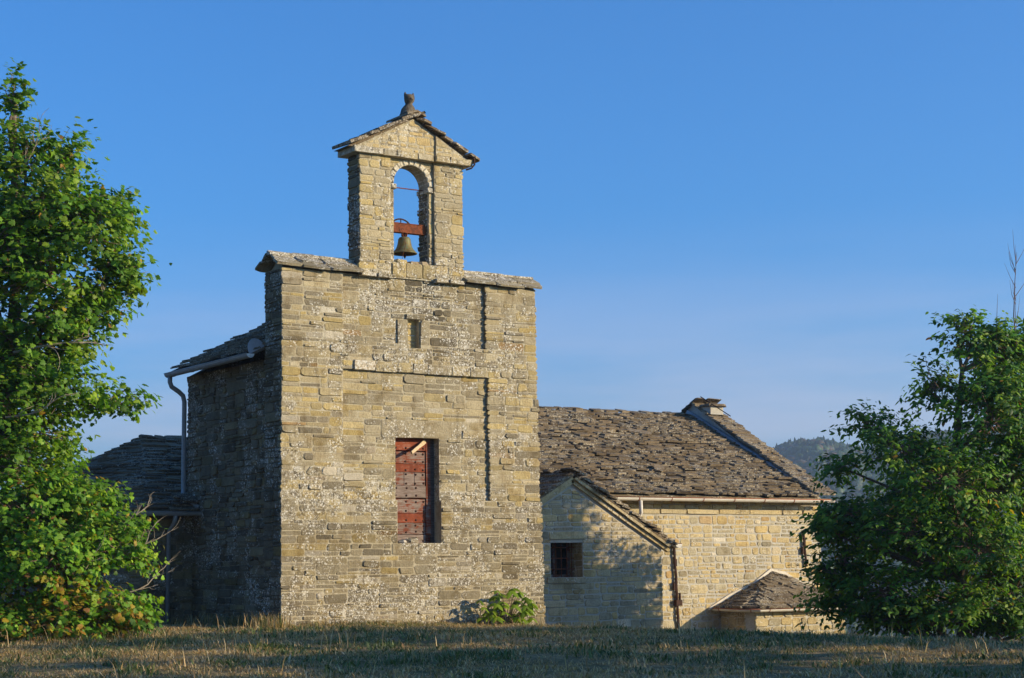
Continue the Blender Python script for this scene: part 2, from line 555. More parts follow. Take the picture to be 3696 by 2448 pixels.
# ------------------------------------------------------------------ terrain
GX = [-3000, -60, -5, 3, 5.4, 7.5, 9.4, 11.5, 14, 20, 40, 3000]
GZ = [-.0, -.0, .02, -.02, -.11, -.26, -.47, -.61, -.74, -.92, -1.7, -2.5]
def sstep(a, b, x):
    t = np.clip((x - a) / (b - a), 0, 1)
    return t * t * (3 - 2 * t)
FH = np.array([math.sin(YAW), math.cos(YAW)]); RH = np.array([math.cos(YAW), -math.sin(YAW)])
def ground_z(x, y):
    x = np.asarray(x, float); y = np.asarray(y, float)
    d = (x - CAM.x) * FH[0] + (y - CAM.y) * FH[1]
    z = np.interp(x, GX, GZ)
    w = sstep(18, 36, d)
    z = z * w - .33 * (1 - w)
    z = z + .035 * np.sin(x * .9 + y * .35) * np.cos(y * .7 - x * .2) + .02 * np.sin(x * 2.3 + 1.2) * np.sin(y * 1.9)
    far = np.clip(d - 62, 0, None)
    z = z - 46 * sstep(0, 420, far) * 1.0 - .03 * np.clip(far, 0, 20)
    return z
def axis(lo, hi):
    a = list(np.arange(lo, hi + .01, 1.0))
    s, x = 1.0, hi
    while x < 2300:
        s *= 1.35; x += s; a.append(x)
    s, x = 1.0, lo
    while x > -2300:
        s *= 1.35; x -= s; a.insert(0, x)
    return np.array(a)
ax, ay = axis(-32, 36), axis(-42, 24)
gx, gy = np.meshgrid(ax, ay)
gz = ground_z(gx, gy)
nx, ny = len(ax), len(ay)
gv = np.stack([gx.ravel(), gy.ravel(), gz.ravel()], 1)
gf = [(j * nx + i, j * nx + i + 1, (j + 1) * nx + i + 1, (j + 1) * nx + i) for j in range(ny - 1) for i in range(nx - 1)]
gm = MB(); gm.v = gv.tolist(); gm.f = gf; gm.c = [(.5, .5, .5)] * len(gv)
ground = gm.build('ground', M['ground'], centre=False, smooth=True, kind='structure')

# ------------------------------------------------------------------ the church
church = empty('stone_church')
tag(church, 'old rubble stone church with bell gable, slate roofs and red door', 'church')
def part(mb, name, mat, parent=None, **k):
    return mb.build(name, mat, parent or church, **k)

# --- front wall -----------------------------------------------------
FF = F_front(0.0)
REC = .085
DOOR = (3.16, 1.92, 4.42, 4.50)
NICHE = (3.53, 6.71, 3.86, 7.43)
def u_right(v): return 7.35 + .17 * max(0, 1 - v / 8.4) ** 1.3
def wobble(v): return .022 * math.sin(v * 2.1) + .012 * math.sin(v * 6.3 + 1)
def in_rec(u, v):
    return (1.66 < u < 5.83 and 2.97 < v < 6.08) or (1.66 < u < 5.75 and 6.80 < v < 8.42)
mb = MB()
inner = [DOOR, NICHE]
core(mb, FF, .02, -.9, 5.9, 8.43, inner, -.87, -REC)
mb.prism(FF, [(5.9, -.9), (7.50, -.9), (7.45, 1.2), (7.36, 4), (7.33, 8.43), (5.9, 8.43)], -.87, -REC)
core(mb, FF, .02, -.9, 5.83, 2.97, inner, -REC, 0)
mb.prism(FF, [(5.83, -.9), (7.50, -.9), (7.45, 1.2), (7.39, 2.97), (5.83, 2.97)], -REC, 0)
mb.prism(FF, [(5.89, 2.97), (7.39, 2.97), (7.36, 4), (7.34, 6.08), (5.89, 6.08)], -REC, 0)
mb.prism(FF, [(5.82, 6.08), (7.34, 6.08), (7.33, 8.43), (5.82, 8.43)], -REC, 0)
core(mb, FF, .02, 2.97, 1.66, 8.43, [], -REC, 0)
core(mb, FF, 1.66, 6.12, 5.82, 6.80, inner, -REC, 0)
mb.prism(FF, [(3.03, 8.43), (4.30, 8.43), (4.30, 8.83), (3.03, 8.83)], -.80, -.02)
facade = part(mb, 'front_wall', M['mortar'])
facade['label'] = 'tall sunlit rubble front wall with shallow recessed panels'
core_nb = MB()
core_nb.prism(FF, [(NICHE[0] - .02, NICHE[1] - .02), (NICHE[2] + .02, NICHE[1] - .02), (NICHE[2] + .02, NICHE[3] + .02), (NICHE[0] - .02, NICHE[3] + .02)], -.40, -.235)
niche = part(core_nb, 'niche_infill', M['mortar'])

def f_int(v):
    r = u_right(v) + U(-.02, .03); l = U(-.03, .015)
    cuts = []
    if DOOR[1] - .01 < v < DOOR[3]: cuts.append((DOOR[0], DOOR[2]))
    if 4.50 < v < 4.93: cuts.append((2.75, 5.08))
    if NICHE[1] < v < NICHE[3]: cuts.append((3.20, 4.16))
    if 7.43 < v < 7.57: cuts.append((3.44, 4.02))
    if 6.08 < v < 6.33: cuts.append((1.92, 5.83))
    if 1.62 < v < 1.92: cuts.append((2.98, 4.66))
    sp = []
    if 2.97 < v < 6.08: sp = [1.66 + wobble(v), 5.83 + wobble(v + 3)]
    elif 6.80 < v < 8.43: sp = [1.66 + wobble(v), 5.75 + wobble(v + 2)]
    iv = [(l, r)]
    for a, b in cuts:
        iv = [q for x0, x1 in iv for q in ((x0, min(x1, a)), (max(x0, b), x1)) if q[1] - q[0] > .03]
    for s in sp:
        iv = [q for x0, x1 in iv for q in ((x0, min(x1, s)), (max(x0, s), x1)) if q[1] - q[0] > .03]
    return iv
def f_tint(u, v):
    cen = math.exp(-((u - 4.0) / 1.9) ** 2)
    g = .24 + .22 * sstep(3.4, 2.2, v) + .16 * sstep(1.4, .2, v) + .50 * cen * sstep(6.0, 6.6, v) * sstep(8.6, 7.9, v) + U(-.24, .24)
    g += .18 * math.exp(-((v - 3.1) / .5) ** 2)
    pal = rng.gauss(.46, .25) - .16 * cen * (v > 6.2) - .14 * (v < 3.0)
    br = U(.76, 1.14) * (1 - .2 * float(sstep(3.2, 2.4, v))) * (1 - .22 * cen * float(sstep(6.2, 6.8, v)))
    if abs(u - 4.05) < .55 and 7.4 < v < 8.4: br *= U(.45, .8); pal -= .15       # water stain below the bell opening
    g += .55 * math.exp(-((u - 6.9) / .6) ** 2 - ((v - .95) / .4) ** 2) + .5 * math.exp(-((u - .6) / .35) ** 2 - ((v - 3.3) / .5) ** 2)
    if rng.random() < .10: pal = U(0, .15)
    if rng.random() < .05: pal = .95
    return (min(1, max(0, pal)), float(min(1, max(0, g))), br)
def f_n(u, v): return -REC if in_rec(u, v) else (-.02 if v > 8.43 else 0.)
def edge_back(r):
    if r[0] < .05 or r[2] > u_right(r[1]) - .08 or abs(r[0] - 5.8) < .1: return .10
    if DOOR[1] < (r[1] + r[3]) / 2 < DOOR[3] and (abs(r[0] - DOOR[2]) < .06 or abs(r[2] - DOOR[0]) < .06): return .26
    return .04
fr = rubble(-.35, 8.43, [1.62, 1.92, 2.97, 4.50, 4.93, 6.08, 6.33, 6.71, 6.80, 7.43, 7.57], f_int)
ex = []
def special(u0, v0, u1, v1, h, tint, n0=0., back=.05, F=FF, cut=(.04, .12), jit=.008):
    p = stone_poly(u0, v0, u1, v1, jit=jit, cut=cut)
    return (stone_geo(F, p, n0, back, h), tint, 9.)
ex.append(special(2.76, 4.50, 5.07, 4.93, .014, (.36, .42, .98), -REC, .36))                    # door lintel
ex.append(special(3.0, 1.64, 3.72, 1.915, .014, (.3, .6, .9), 0, .32)); ex.append(special(3.74, 1.66, 4.64, 1.915, .012, (.35, .5, .9), 0, .32))   # threshold
ex.append(special(3.22, 6.70, 3.515, 7.42, .05, (.30, .35, 1.0), -REC, .2)); ex.append(special(3.875, 6.70, 4.15, 7.42, .045, (.28, .65, .9), -REC, .2))
ex.append(special(3.45, 7.44, 4.0, 7.555, .06, (.12, .5, .75), -REC, .2))
xs = [1.93, 2.55, 3.18, 3.62, 4.05, 4.75, 5.30, 5.82]
for i, (a, b) in enumerate(zip(xs, xs[1:])):
    dz = .10 * (1 - i / 6) * .4
    ex.append(special(a + .01, 6.075 + dz * .4, b - .01, 6.32, U(.012, .03) + (.03 if i == 0 else 0), ((.96, .95, 1.25) if i == 0 else (U(.3, .6), U(.4, .8), 1.)), 0))
# stones under the bell opening
for a, b in ((3.04, 3.45), (3.46, 3.92), (3.93, 4.29)):
    ex.append(special(a, 8.46, b, 8.82, .03, (U(.5, .8), .3, U(.8, 1.)), -.02))
lay(FF, fr, facade, M['stone'], f_n, (.0015, .013), f_tint, proud=.14, back_of=edge_back, extra=ex)
lay(FF, rubble(NICHE[1], NICHE[3], [], lambda v: [(NICHE[0] - .01, NICHE[2] + .01)], block=(.14, .2)), niche, M['stone'], lambda u, v: -.235, (.01, .02), lambda u, v: (U(.5, .85), .15, 1.), limit=30)
# thickness of the front wall, seen on its shaded left end
end_mb = MB(); F_end = F_left(0.02, .87)
end_mb.prism(F_end, [(.0, -.9), (.80, -.9), (.80, 8.42), (.0, 8.42)], -.05, .0)
front_end = part(end_mb, 'front_wall_end', M['mortar_shaded'])
def shade_tint(u, v): return (min(1, max(0, rng.gauss(.26, .2))), U(.35, .65), U(.3, .58))  # lichened stone on left-facing ends, brightness lowered to paint in their shade
lay(F_end, rubble(-.3, 8.42, [], lambda v: [(U(-.04, .02), .855)], block=(.22, .42), length=(.3, .8)), front_end, M['stone'], None, (.008, .03), shade_tint, limit=120, back=.06)

# --- coping slabs of the front wall -----------------------------------
coping = part(MB().prism(F_left(0, .95), [(.12, 8.42), (.92, 8.42), (.5, 8.66)], -2.14, -.12), 'coping', M['mortar'])
MB().prism(F_left(0, .95), [(.12, 8.42), (.92, 8.42), (.5, 8.72)], -7.40, -5.14).build('coping_bed', M['mortar'], coping)
def coping_run(a, b, side, dip=None):
    ang = math.atan2(.34, .52)
    if side < 0: F = frame((0, -.15, 8.43), (1, 0, 0), (0, math.cos(ang), math.sin(ang)), (0, -math.sin(ang), math.cos(ang)))
    else: F = frame((7.3, 1.03, 8.43), (-1, 0, 0), (0, -math.cos(ang), math.sin(ang)), (0, math.sin(ang), math.cos(ang)))
    if side > 0: a, b = 7.3 - b, 7.3 - a
    slates(F, 0, .52, lambda v: (a, b), coping, M['stone'], expo=(.24, .30), width=(.45, 1.0), thick=(.035, .055), over=1.35, limit=60, lift=.03,
           tint=lambda u, v: (U(0, .3), U(.5, .8) + .35 * (v > .2), U(.75, 1.1)), name='coping_slab', jitn=.01)
for a, b in ((-.16, 2.15), (5.12, 7.50)):
    coping_run(a, b, -1); coping_run(a, b, 1)
    m_ = MB()
    x = a
    while x < b - .05:
        w = min(U(.35, .8), b - x)
        m_ = MB(); m_.prism(F_left(0, 0), [(-.58, 8.76), (-.27, 8.77), (-.29, 8.84 + U(-.015, .015)), (-.55, 8.83)], -(x + w - .01), -x, (U(.1, .4), 1., 1.1))
        m_.build('ridge_slab', M['stone'], coping)
        x += w
for a, b in ((2.12, 3.08), (4.28, 5.16)):
    x = a
    while x < b - .02:
        w = min(U(.3, .6), b - x)
        if b - x - w < .15: w = b - x
        g, t, _ = special(x, 8.40, x + w - .01, 8.50 + U(-.01, .02), .11, (U(.2, .5), 1., 1.1), -.02, .1)
        MB().add(*g, t).build('coping_slab', M['stone'], coping)
        x += w

# --- bell gable --------------------------------------------------------
BL0, BL1, BR0, BR1 = 2.13, 3.02, 4.30, 5.15
BT, SPR, AC, AR = 11.47, 10.68, 3.66, .51
bg = MB()
bg.prism(FF, [(BL0 + .02, 8.5), (BL1, 8.5), (BL1, BT), (BL0 + .02, BT)], -.58, -.015)
bg.prism(FF, [(BR0, 8.5), (BR1 - .02, 8.5), (BR1 - .02, BT), (BR0, BT)], -.58, -.015)
bg.prism(FF, [(BL1, 8.8), (AC - AR, 8.8), (AC - AR, SPR + .15), (BL1, SPR + .15)], -.55, -.095)
bg.prism(FF, [(AC + AR, 8.8), (BR0, 8.8), (BR0, SPR + .15), (AC + AR, SPR + .15)], -.55, -.095)
arc = [(AC + AR * math.cos(t), SPR + .15 + AR * math.sin(t)) for t in [math.pi * k / 16 for k in range(17)]]
bg.prism(FF, [(BR0, SPR + .15)] + [(BR0, BT), (AC, BT)] + arc[8::-1], -.55, -.095)
bg.prism(FF, [(BL1, BT), (BL1, SPR + .15)] + arc[:7:-1] + [(AC, BT)], -.55, -.095)
apex = 12.52
bg.prism(FF, [(BL0 - .12, 11.62), (BR1 + .12, 11.62), (AC, apex - .02)], -.62, .03)
bell_gable = part(bg, 'bell_gable', M['mortar'])
bell_gable['label'] = 'stone bell gable with a round arched opening'
def b_int(v):
    return [(BL0 + U(-.03, .012), BL1), (BR0, BR1 + U(-.012, .03))]
def b_tint(u, v):
    g = .12 + .55 * sstep(9.5, 8.7, v) + U(-.1, .25)
    pal = rng.gauss(.46, .18)
    return (min(1, max(0, pal)), float(max(0, g)), U(.95, 1.2))
ex = []
for (a, b, c, d) in [(BL1 + .005, 8.84, AC - AR - .0, SPR), (AC + AR + .0, 8.84, BR0 - .005, SPR)]:
    for (y0, y1) in courses(b, d, [], .13, .3):
        ex.append(special(a + .004, y0 + .008, c - .002, y1 - .008, U(.012, .025), b_tint(3, y0), -.095, .42))
for k in range(11):                       # voussoirs
    t0, t1 = math.pi * k / 11 + .015, math.pi * (k + 1) / 11 - .015
    tm = (t0 + t1) / 2
    C0 = SPR + .15
    ro = .645
    p = [(AC + AR * math.cos(t0), C0 + AR * math.sin(t0)), (AC + ro * math.cos(t0), C0 + ro * math.sin(t0)), (AC + (ro + .0) * math.cos(tm), C0 + ro * math.sin(tm)), (AC + ro * math.cos(t1), C0 + ro * math.sin(t1)), (AC + AR * math.cos(t1), C0 + AR * math.sin(t1)), (AC + AR * math.cos(tm), C0 + AR * math.sin(tm))]
    vv, ff = stone_geo(FF, p, -.095, .40, .03)
    MB().add(vv, ff, (.94, .35, 1.25)).build('arch_stone', M['stone'], bell_gable)
for a, b in ((BL1 + .03, AC - AR + .06), (AC + AR - .05, BR0 - .02)):   # imposts
    vv, ff = stone_geo(FF, stone_poly(a, SPR, b, SPR + .125, .004, (.03, .1)), -.06, .52, .035)
    MB().add(vv, ff, (.93, .55, 1.1)).build('impost', M['stone'], bell_gable)
br = rubble(8.52, BT, [], b_int, block=(.24, .46), length=(.22, .62))
# spandrels beside the arch ring
def sp_int(v):
    dz = v - (SPR + .15)
    w = math.sqrt(max(0, .66 ** 2 - dz * dz)) if dz > 0 else .66
    return [q for q in ((BL1 + .01, AC - w), (AC + w, BR0 - .01)) if q[1] - q[0] > .07]
lay(FF, br, bell_gable, M['stone'], lambda u, v: -.015, (.006, .024), b_tint, extra=ex, limit=200, back_of=lambda r: .10 if r[0] < BL0 + .06 or r[2] > BR1 - .06 or abs(r[2] - BL1) < .05 or abs(r[0] - BR0) < .05 else .04)
lay(FF, rubble(SPR + .15, BT, [], sp_int, block=(.1, .14)), bell_gable, M['stone'], lambda u, v: -.095, (.01, .02), b_tint, limit=30)
lay(F_left(BL0 + .015, .58), rubble(8.6, BT, [], lambda v: [(U(-.03, .02), .565)], block=(.2, .4), length=(.25, .6)), bell_gable, M['stone'], None, (.012, .045), shade_tint, limit=60, back=.06)
lay(F_left(AC + AR, .55), rubble(8.86, SPR, [], lambda v: [(U(-.05, .02), .40)], block=(.2, .36), length=(.22, .5)), bell_gable, M['stone'], None, (.01, .055), shade_tint, limit=40, back=.03)
# tympanum, cornice
sl = (apex - 11.62) / (AC - BL0 + .12)
def tcl(off):
    nrm = math.hypot(sl, 1)
    return [(-sl, 1, 11.62 + sl * (-(BL0 - .12)) - off), (sl, 1, 11.62 + sl * (BR1 + .12) - off)]
lay(FF, rubble(11.63, 12.5, [], lambda v: [(BL0 - .1, BR0), (BR0, BR1 + .1)], block=(.16, .3), length=(.2, .55), gap=.05), bell_gable, M['stone_warm'], lambda u, v: .03 + (.05 if u > BR0 else 0), (.004, .012),
    lambda u, v: (U(.35, .9), U(0, .3), U(.9, 1.1)), clips=tcl(.06), limit=40)
m_ = MB(); m_.prism(FF, [(BR0, 11.62), (BR1 + .1, 11.62), (BR0, 11.62 + sl * (BR1 + .1 - BR0))], .03, .08); m_.build('tympanum_step', M['mortar'], bell_gable)
x = BL0 - .2
while x < BR1 + .18:
    w = U(.28, .85)
    if BR1 + .2 - (x + w) < .25: w = BR1 + .2 - x
    pr_ = .11 + (.06 if x > BR0 - .3 else 0)
    vv, ff = stone_geo(FF, stone_poly(x + .005, 11.465, x + w - .005, 11.625, .006, (.03, .1)), pr_ - .04, .82, .04)
    MB().add(vv, ff, (U(.88, .95), U(.25, .6), U(.95, 1.1))).build('cornice_stone', M['stone'], bell_gable)
    x += w
bgr = MB()
RT = 12.58; RA = math.atan2(RT - 11.56, AC - 1.62)
bgr.prism(F_front(0), [(1.80, 11.60), (5.52, 11.60), (AC, RT - .04)], -.72, .0)
bell_roof = part(bgr, 'bell_gable_roof', M['slate'])
SLn = math.hypot(RT - 11.56, AC - 1.62)
FL = frame((1.74, .80, 11.58), (0, -1, 0), (math.cos(RA), 0, math.sin(RA)), (-math.sin(RA), 0, math.cos(RA)))
FR = frame((5.53, -.18, 11.60), (0, 1, 0), (-math.cos(RA), 0, math.sin(RA)), (math.sin(RA), 0, math.cos(RA)))
for F_ in (FL, FR):
    slates(F_, 0, SLn - .20, lambda v: (U(-.03, .03), .97 + U(-.03, .04)), bell_roof, M['slate'], expo=(.24, .32), width=(.45, .75), thick=(.045, .07), over=1.5, limit=60, lift=.045,
           tint=lambda u, v: (U(.2, .8), U(.4, .9), U(.9, 1.2)))
for k in range(2):
    m_ = MB(); m_.prism(F_front(-.2 + .52 * k), [(AC - .27, RT - .03), (AC + .03, RT + .08), (AC + .28, RT - .02), (AC + .27, RT + .04), (AC + .02, RT + .13), (AC - .25, RT + .03)], -.54, 0, (.7, .6, 1.1))
    m_.build('ridge_slab', M['slate'], bell_roof)
m_ = MB().tube([(5.30, -.05, 11.72), (5.36, -.20, 11.66), (5.37, -.22, 11.50), (5.30, -.17, 11.40), (5.18, -.10, 11.36)], .022, 6)
m_.build('iron_bracket', M['rust_dark'], bell_gable)
m_ = MB().tube([(AC - AR - .02, .28, 10.77), (AC + AR + .02, .28, 10.77)], .014, 6); part(m_, 'tie_rod', M['rust'], bell_gable)
for x in (3.35, 3.72, 4.0):
    m_ = MB().add(*stone_geo(frame((0, 0, 8.83), (1, 0, 0), (0, 1, 0), (0, 0, 1)), stone_poly(x - .19, .0, x + .19, .5), 0, .02, U(.05, .1)), (U(.7, 1), .4, .95))
    m_.build('sill_stone', M['stone'], bell_gable)

# --- door ------------------------------------------------------------
DY = .33
leaf = MB().box((3.14, DY + .04, 1.92), (4.44, DY + .09, 4.5), (.5, .1, .7))
door = part(leaf, 'door', M['door'])
door['label'] = 'worn red plank door studded with iron nails'
zs = [1.925, 2.138, 2.419, 2.656, 3.003, 3.034, 3.33, 3.664, 3.871, 4.18, 4.20, 4.495]
rows = [(1.925, 2.132, 0, .75), (2.144, 2.414, 0, .4), (2.424, 2.652, 0, .05), (2.660, 3.0, 0, .25), (3.035, 3.33, .03, .45), (3.336, 3.66, 0, .35), (3.668, 3.868, 0, .0), (3.874, 4.17, 0, .2), (4.20, 4.495, .03, .05)]
def dbox(mb, a, b, c, e=.006):
    F = frame((0, b[1], 0), (1, 0, 0), (0, 0, 1), (0, -1, 0))
    w = b[1] - a[1]
    x0, z0, x1, z1 = a[0], a[2], b[0], b[2]
    mb.prism(F, [(x0, z0), (x1, z0), (x1, z1), (x0, z1)], 0, w - e, c)
    vv = [F(x0, z0, w - e), F(x1, z0, w - e), F(x1, z1, w - e), F(x0, z1, w - e), F(x0 + e, z0 + e, w), F(x1 - e, z0 + e, w), F(x1 - e, z1 - e, w), F(x0 + e, z1 - e, w)]
    mb.add(vv, [(4, 5, 6, 7), (0, 1, 5, 4), (1, 2, 6, 5), (2, 3, 7, 6), (3, 0, 4, 7)], c)
    return mb
for (a, b, pr_, wear) in rows:
    segs = [(3.15, 4.16)]
    if abs(a - 3.336) < .001: segs = [(3.15, 3.545), (3.552, 3.84), (3.847, 4.16)]
    for s0, s1 in segs:
        dbox(MB(), (s0, DY - pr_, a), (s1, DY + .045, b), (.5, wear + U(-.1, .1), U(.85, 1.1))).build('plank', M['door'], door)
dbox(MB(), (4.17, DY - .03, 2.13), (4.30, DY + .045, 4.495), (.5, .12, .9)).build('stile', M['door'], door)
dbox(MB(), (4.31, DY + .0, 1.93), (4.43, DY + .07, 4.495), (.5, .5, .5)).build('door_frame', M['door'], door)
def stud_mesh():
    mb = MB(); mb.rings([(0, 0, 0, .028, .028), (0, 0, .008, .027, .027), (0, 0, .018, .017, .017), (0, 0, .022, .006, .006)], 8)
    me = bpy.data.meshes.new('stud'); me.from_pydata(mb.v, [], mb.f); me.materials.append(M['rust_dark']); return me
sm = stud_mesh()
for (a, b, pr_, wear) in rows:
    zz = [a + .055, b - .055] if b - a > .24 else [a + .06]
    if a > 4.19: zz = [a + .06]
    for z in zz:
        for x in (3.30, 3.60, 3.88, 4.10):
            if abs(a - 3.035) < .01 and x > 4: continue
            o = bpy.data.objects.new('stud', sm); link(o, door)
            o.matrix_local = Matrix.Translation(Vector((x + U(-.012, .012), DY - pr_ - .001, z + U(-.012, .012))) - world_off[door.name]) @ Matrix.Rotation(math.pi / 2, 4, 'X')
stick = MB()
p0, p1 = Vector((4.12, .27, 4.43)), Vector((3.55, -.03, 4.12))
d_ = (p1 - p0).normalized(); s_ = d_.cross(Vector((0, 1, 0))).normalized(); t_ = d_.cross(s_)
n_ = 7; vv = []
for k in range(n_):
    c_ = p0 + (p1 - p0) * (k / (n_ - 1)); w_ = .05 * (1 - .25 * k / 6) + U(-.006, .006)
    for sx, sy in ((-1, -1), (1, -1), (1, 1), (-1, 1)): vv.append(c_ + s_ * w_ * sx + t_ * .022 * sy)
stick.add(vv, [(3, 2, 1, 0), tuple(4 * (n_ - 1) + i for i in range(4))] + [(4 * k + i, 4 * k + (i + 1) % 4, 4 * k + 4 + (i + 1) % 4, 4 * k + 4 + i) for k in range(n_ - 1) for i in range(4)])
tag(stick.build('wooden_stick', M['plank_old']), 'pale weathered wooden stick wedged slantwise across the top of the red door', 'stick')
FZ = lambda z: frame((0, 0, z), (1, 0, 0), (0, 1, 0), (0, 0, 1))
def pebble(name, x, y, z, a, b, h, mat, tint, label, cat, group=None):
    vv, ff = stone_geo(FZ(z), stone_poly(x - a, y - b, x + a, y + b, .02, (.3, .45)), 0, .0, h)
    k = len(ff[-1]); ff.append(tuple(range(k - 1, -1, -1)))
    o = MB().add(vv, ff, tint).build(name, mat); tag(o, label, cat, group); return o
pebble('loose_stone', 3.36, .10, 1.935, .12, .08, .05, M['pebble'], (.95, .2, 1.2), 'small flat pale stone on the left of the door sill', 'stone', 'loose stones on the door sill')
pebble('loose_stone', 3.66, .13, 1.935, .17, .1, .11, M['stone'], (.15, .3, .9), 'larger grey stone in the middle of the door sill', 'stone', 'loose stones on the door sill')

# --- tall block behind the front wall: side wall, roof ------------------------------
TY = 5.5
tb = MB().box((.13, .86, -.9), (7.28, TY, 6.35))
tb.prism(F_front(TY - .01), [(.13, 6.35), (7.28, 6.35), (3.70, 8.25)], -.002, .35)
F_side = F_left(.13, TY)
side_wall = part(tb, 'side_wall', M['mortar_shaded'])
lay(F_side, rubble(-.3, 6.36, [], lambda v: [(U(-.03, .02), 4.62)], block=(.24, .46)), side_wall, M['stone'], None, (.012, .05), lambda u, v: (min(1, max(0, rng.gauss(.36, .24))), U(.1, .45), U(.3, .58)), nearest=lambda u, v: .5 + u / 5)  # low tint brightness paints the side wall's shade into its stones
pl = MB().prism(F_side, [(.62, -.5), (.95, -.5), (.95, 6.0), (.62, 6.0)], -.02, .0)
RS = math.radians(26.5)
deck = MB()
deck.prism(F_front(.88), [(-.32, 6.40), (3.70, 6.40 + 4.02 * math.tan(RS)), (7.72, 6.40), (7.72, 6.47), (3.70, 6.47 + 4.02 * math.tan(RS)), (-.32, 6.47)], -4.78, 0)
front_roof = part(deck, 'front_block_roof', M['slate'])
FRL = frame((-.37, 5.72, 6.46), (0, -1, 0), (math.cos(RS), 0, math.sin(RS)), (-math.sin(RS), 0, math.cos(RS)))
slates(FRL, 0, 4.6, lambda v: (U(-.05, .05), 4.85), front_roof, M['slate'], expo=(.17, .24), width=(.3, .7), limit=150, lift=.06)
FRR = frame((7.86, .88, 6.46), (0, 1, 0), (-math.cos(RS), 0, math.sin(RS)), (math.sin(RS), 0, math.cos(RS)))
slates(FRR, 0, 4.6, lambda v: (0, 5.08 + U(-.05, .05)), front_roof, M['slate'], expo=(.17, .24), width=(.3, .7), limit=0, lift=.06)

# --- gutters ------------------------------------------------------------------
def gutter(name, pts, out, mat, rad=.09, straps=1.25, label=None, ends=None):
    """half-round channel along a polyline; out = outward horizontal normals per segment"""
    pts = [Vector(p) for p in pts]
    K = 9
    mb = MB(); vv = []; ff = []
    prof = []
    for k in range(K):
        a = math.pi + math.pi * k / (K - 1)
        prof.append((math.cos(a), math.sin(a)))
    prof2 = prof + [(x * .93, y * .93) for x, y in reversed(prof)]
    n = len(prof2)
    nm = []
    for i in range(len(pts)):
        q = [Vector(out[j]) for j in (i - 1, i) if 0 <= j < len(out)]
        s = sum(q, Vector()).normalized()
        sc = 1 / max(.4, s.dot(q[0].normalized()))
        nm.append(s * sc)
    for p, s in zip(pts, nm):
        for x, y in prof2:
            vv.append(p + s * rad * x + Vector((0, 0, rad * y)))
    for i in range(len(pts) - 1):
        for k in range(n):
            ff.append((i * n + k, i * n + (k + 1) % n, (i + 1) * n + (k + 1) % n, (i + 1) * n + k))
    ff.append(tuple(range(K))); ff.append(tuple((len(pts) - 1) * n + k for k in range(K - 1, -1, -1)))
    mb.add(vv, ff)
    g = part(mb, name, mat)
    if label: g['label'] = label
    for i in range(len(pts) - 1):                      # rolled rim and straps
        a, b = pts[i], pts[i + 1]; s0, s1 = nm[i], nm[i + 1]
        m_ = MB().tube([a + s0 * rad * 1.0 + Vector((0, 0, .006)), b + s1 * rad * 1.0 + Vector((0, 0, .006))], .013, 6)
        m_.build('rim', M['rim'] if mat is M['gutter'] else mat, g, smooth=True)
        ln = (b - a).length; t = (b - a).normalized(); o_ = Vector(out[i])
        k = .35
        while k < ln - .1:
            c = a + t * k; vs_ = []; fs = []
            for x, y in prof:
                for r_, w_ in ((1.005, -.014), (1.09, -.014), (1.09, .014), (1.005, .014)):
                    vs_.append(c + o_ * rad * r_ * x + Vector((0, 0, rad * r_ * y)) + t * w_)
            for q in range(K - 1):
                for e in range(4):
                    fs.append((4 * q + e, 4 * q + (e + 1) % 4, 4 * q + 4 + (e + 1) % 4, 4 * q + 4 + e))
            fs += [(0, 1, 2, 3), tuple(4 * (K - 1) + e for e in (3, 2, 1, 0))]
            MB().add(vs_, fs).build('strap', M['rim'] if mat is M['gutter'] else mat, g)
            k += straps
    return g
g_left = gutter('gutter', [(-.41, 5.60, 6.40), (-.41, .80, 6.43)], [(-1, 0, 0)], M['gutter_grey'], .10, 1.15, 'grey half-round gutter along the shaded side eave')
m_ = MB(); F_ = frame((-.41, .79, 6.43), (1, 0, 0), (0, 0, 1), (0, -1, 0))
m_.prism(F_, [(.10 * math.cos(math.pi + math.pi * k / 10), .10 * math.sin(math.pi + math.pi * k / 10)) for k in range(11)], 0, .012)
o = m_.build('end_cap', M['gutter_white'], g_left); o['label'] = 'white half-round end cap'
m_ = MB(); m_.prism(frame((-.26, .88, 6.50), (.88, 0, .45), (-.45, 0, .88), (0, -1, 0)), [(-.16, 0), (.30, 0)] + [(.07 + .23 * math.cos(t), .30 * math.sin(t)) for t in [math.pi * k / 10 for k in range(1, 10)]], 0, .02)
o = m_.build('flashing_plate', M['lead'], g_left); o['label'] = 'rounded grey sheet metal plate between roof slates and front wall'
pipe = part(MB().tube([(-.41, 5.45, 6.32), (-.41, 5.45, 6.18), (-.36, 5.45, 6.06), (-.16, 5.45, 5.94), (-.04, 5.45, 5.84), (.0, 5.45, 5.68), (.0, 5.46, 3.5), (-.03, 5.40, 3.30), (-.12, 5.25, 3.22)], .062, 10), 'downpipe', M['gutter_grey'], smooth=True)
pipe['label'] = 'grey downpipe with a swan neck at the rear corner of the tall block'

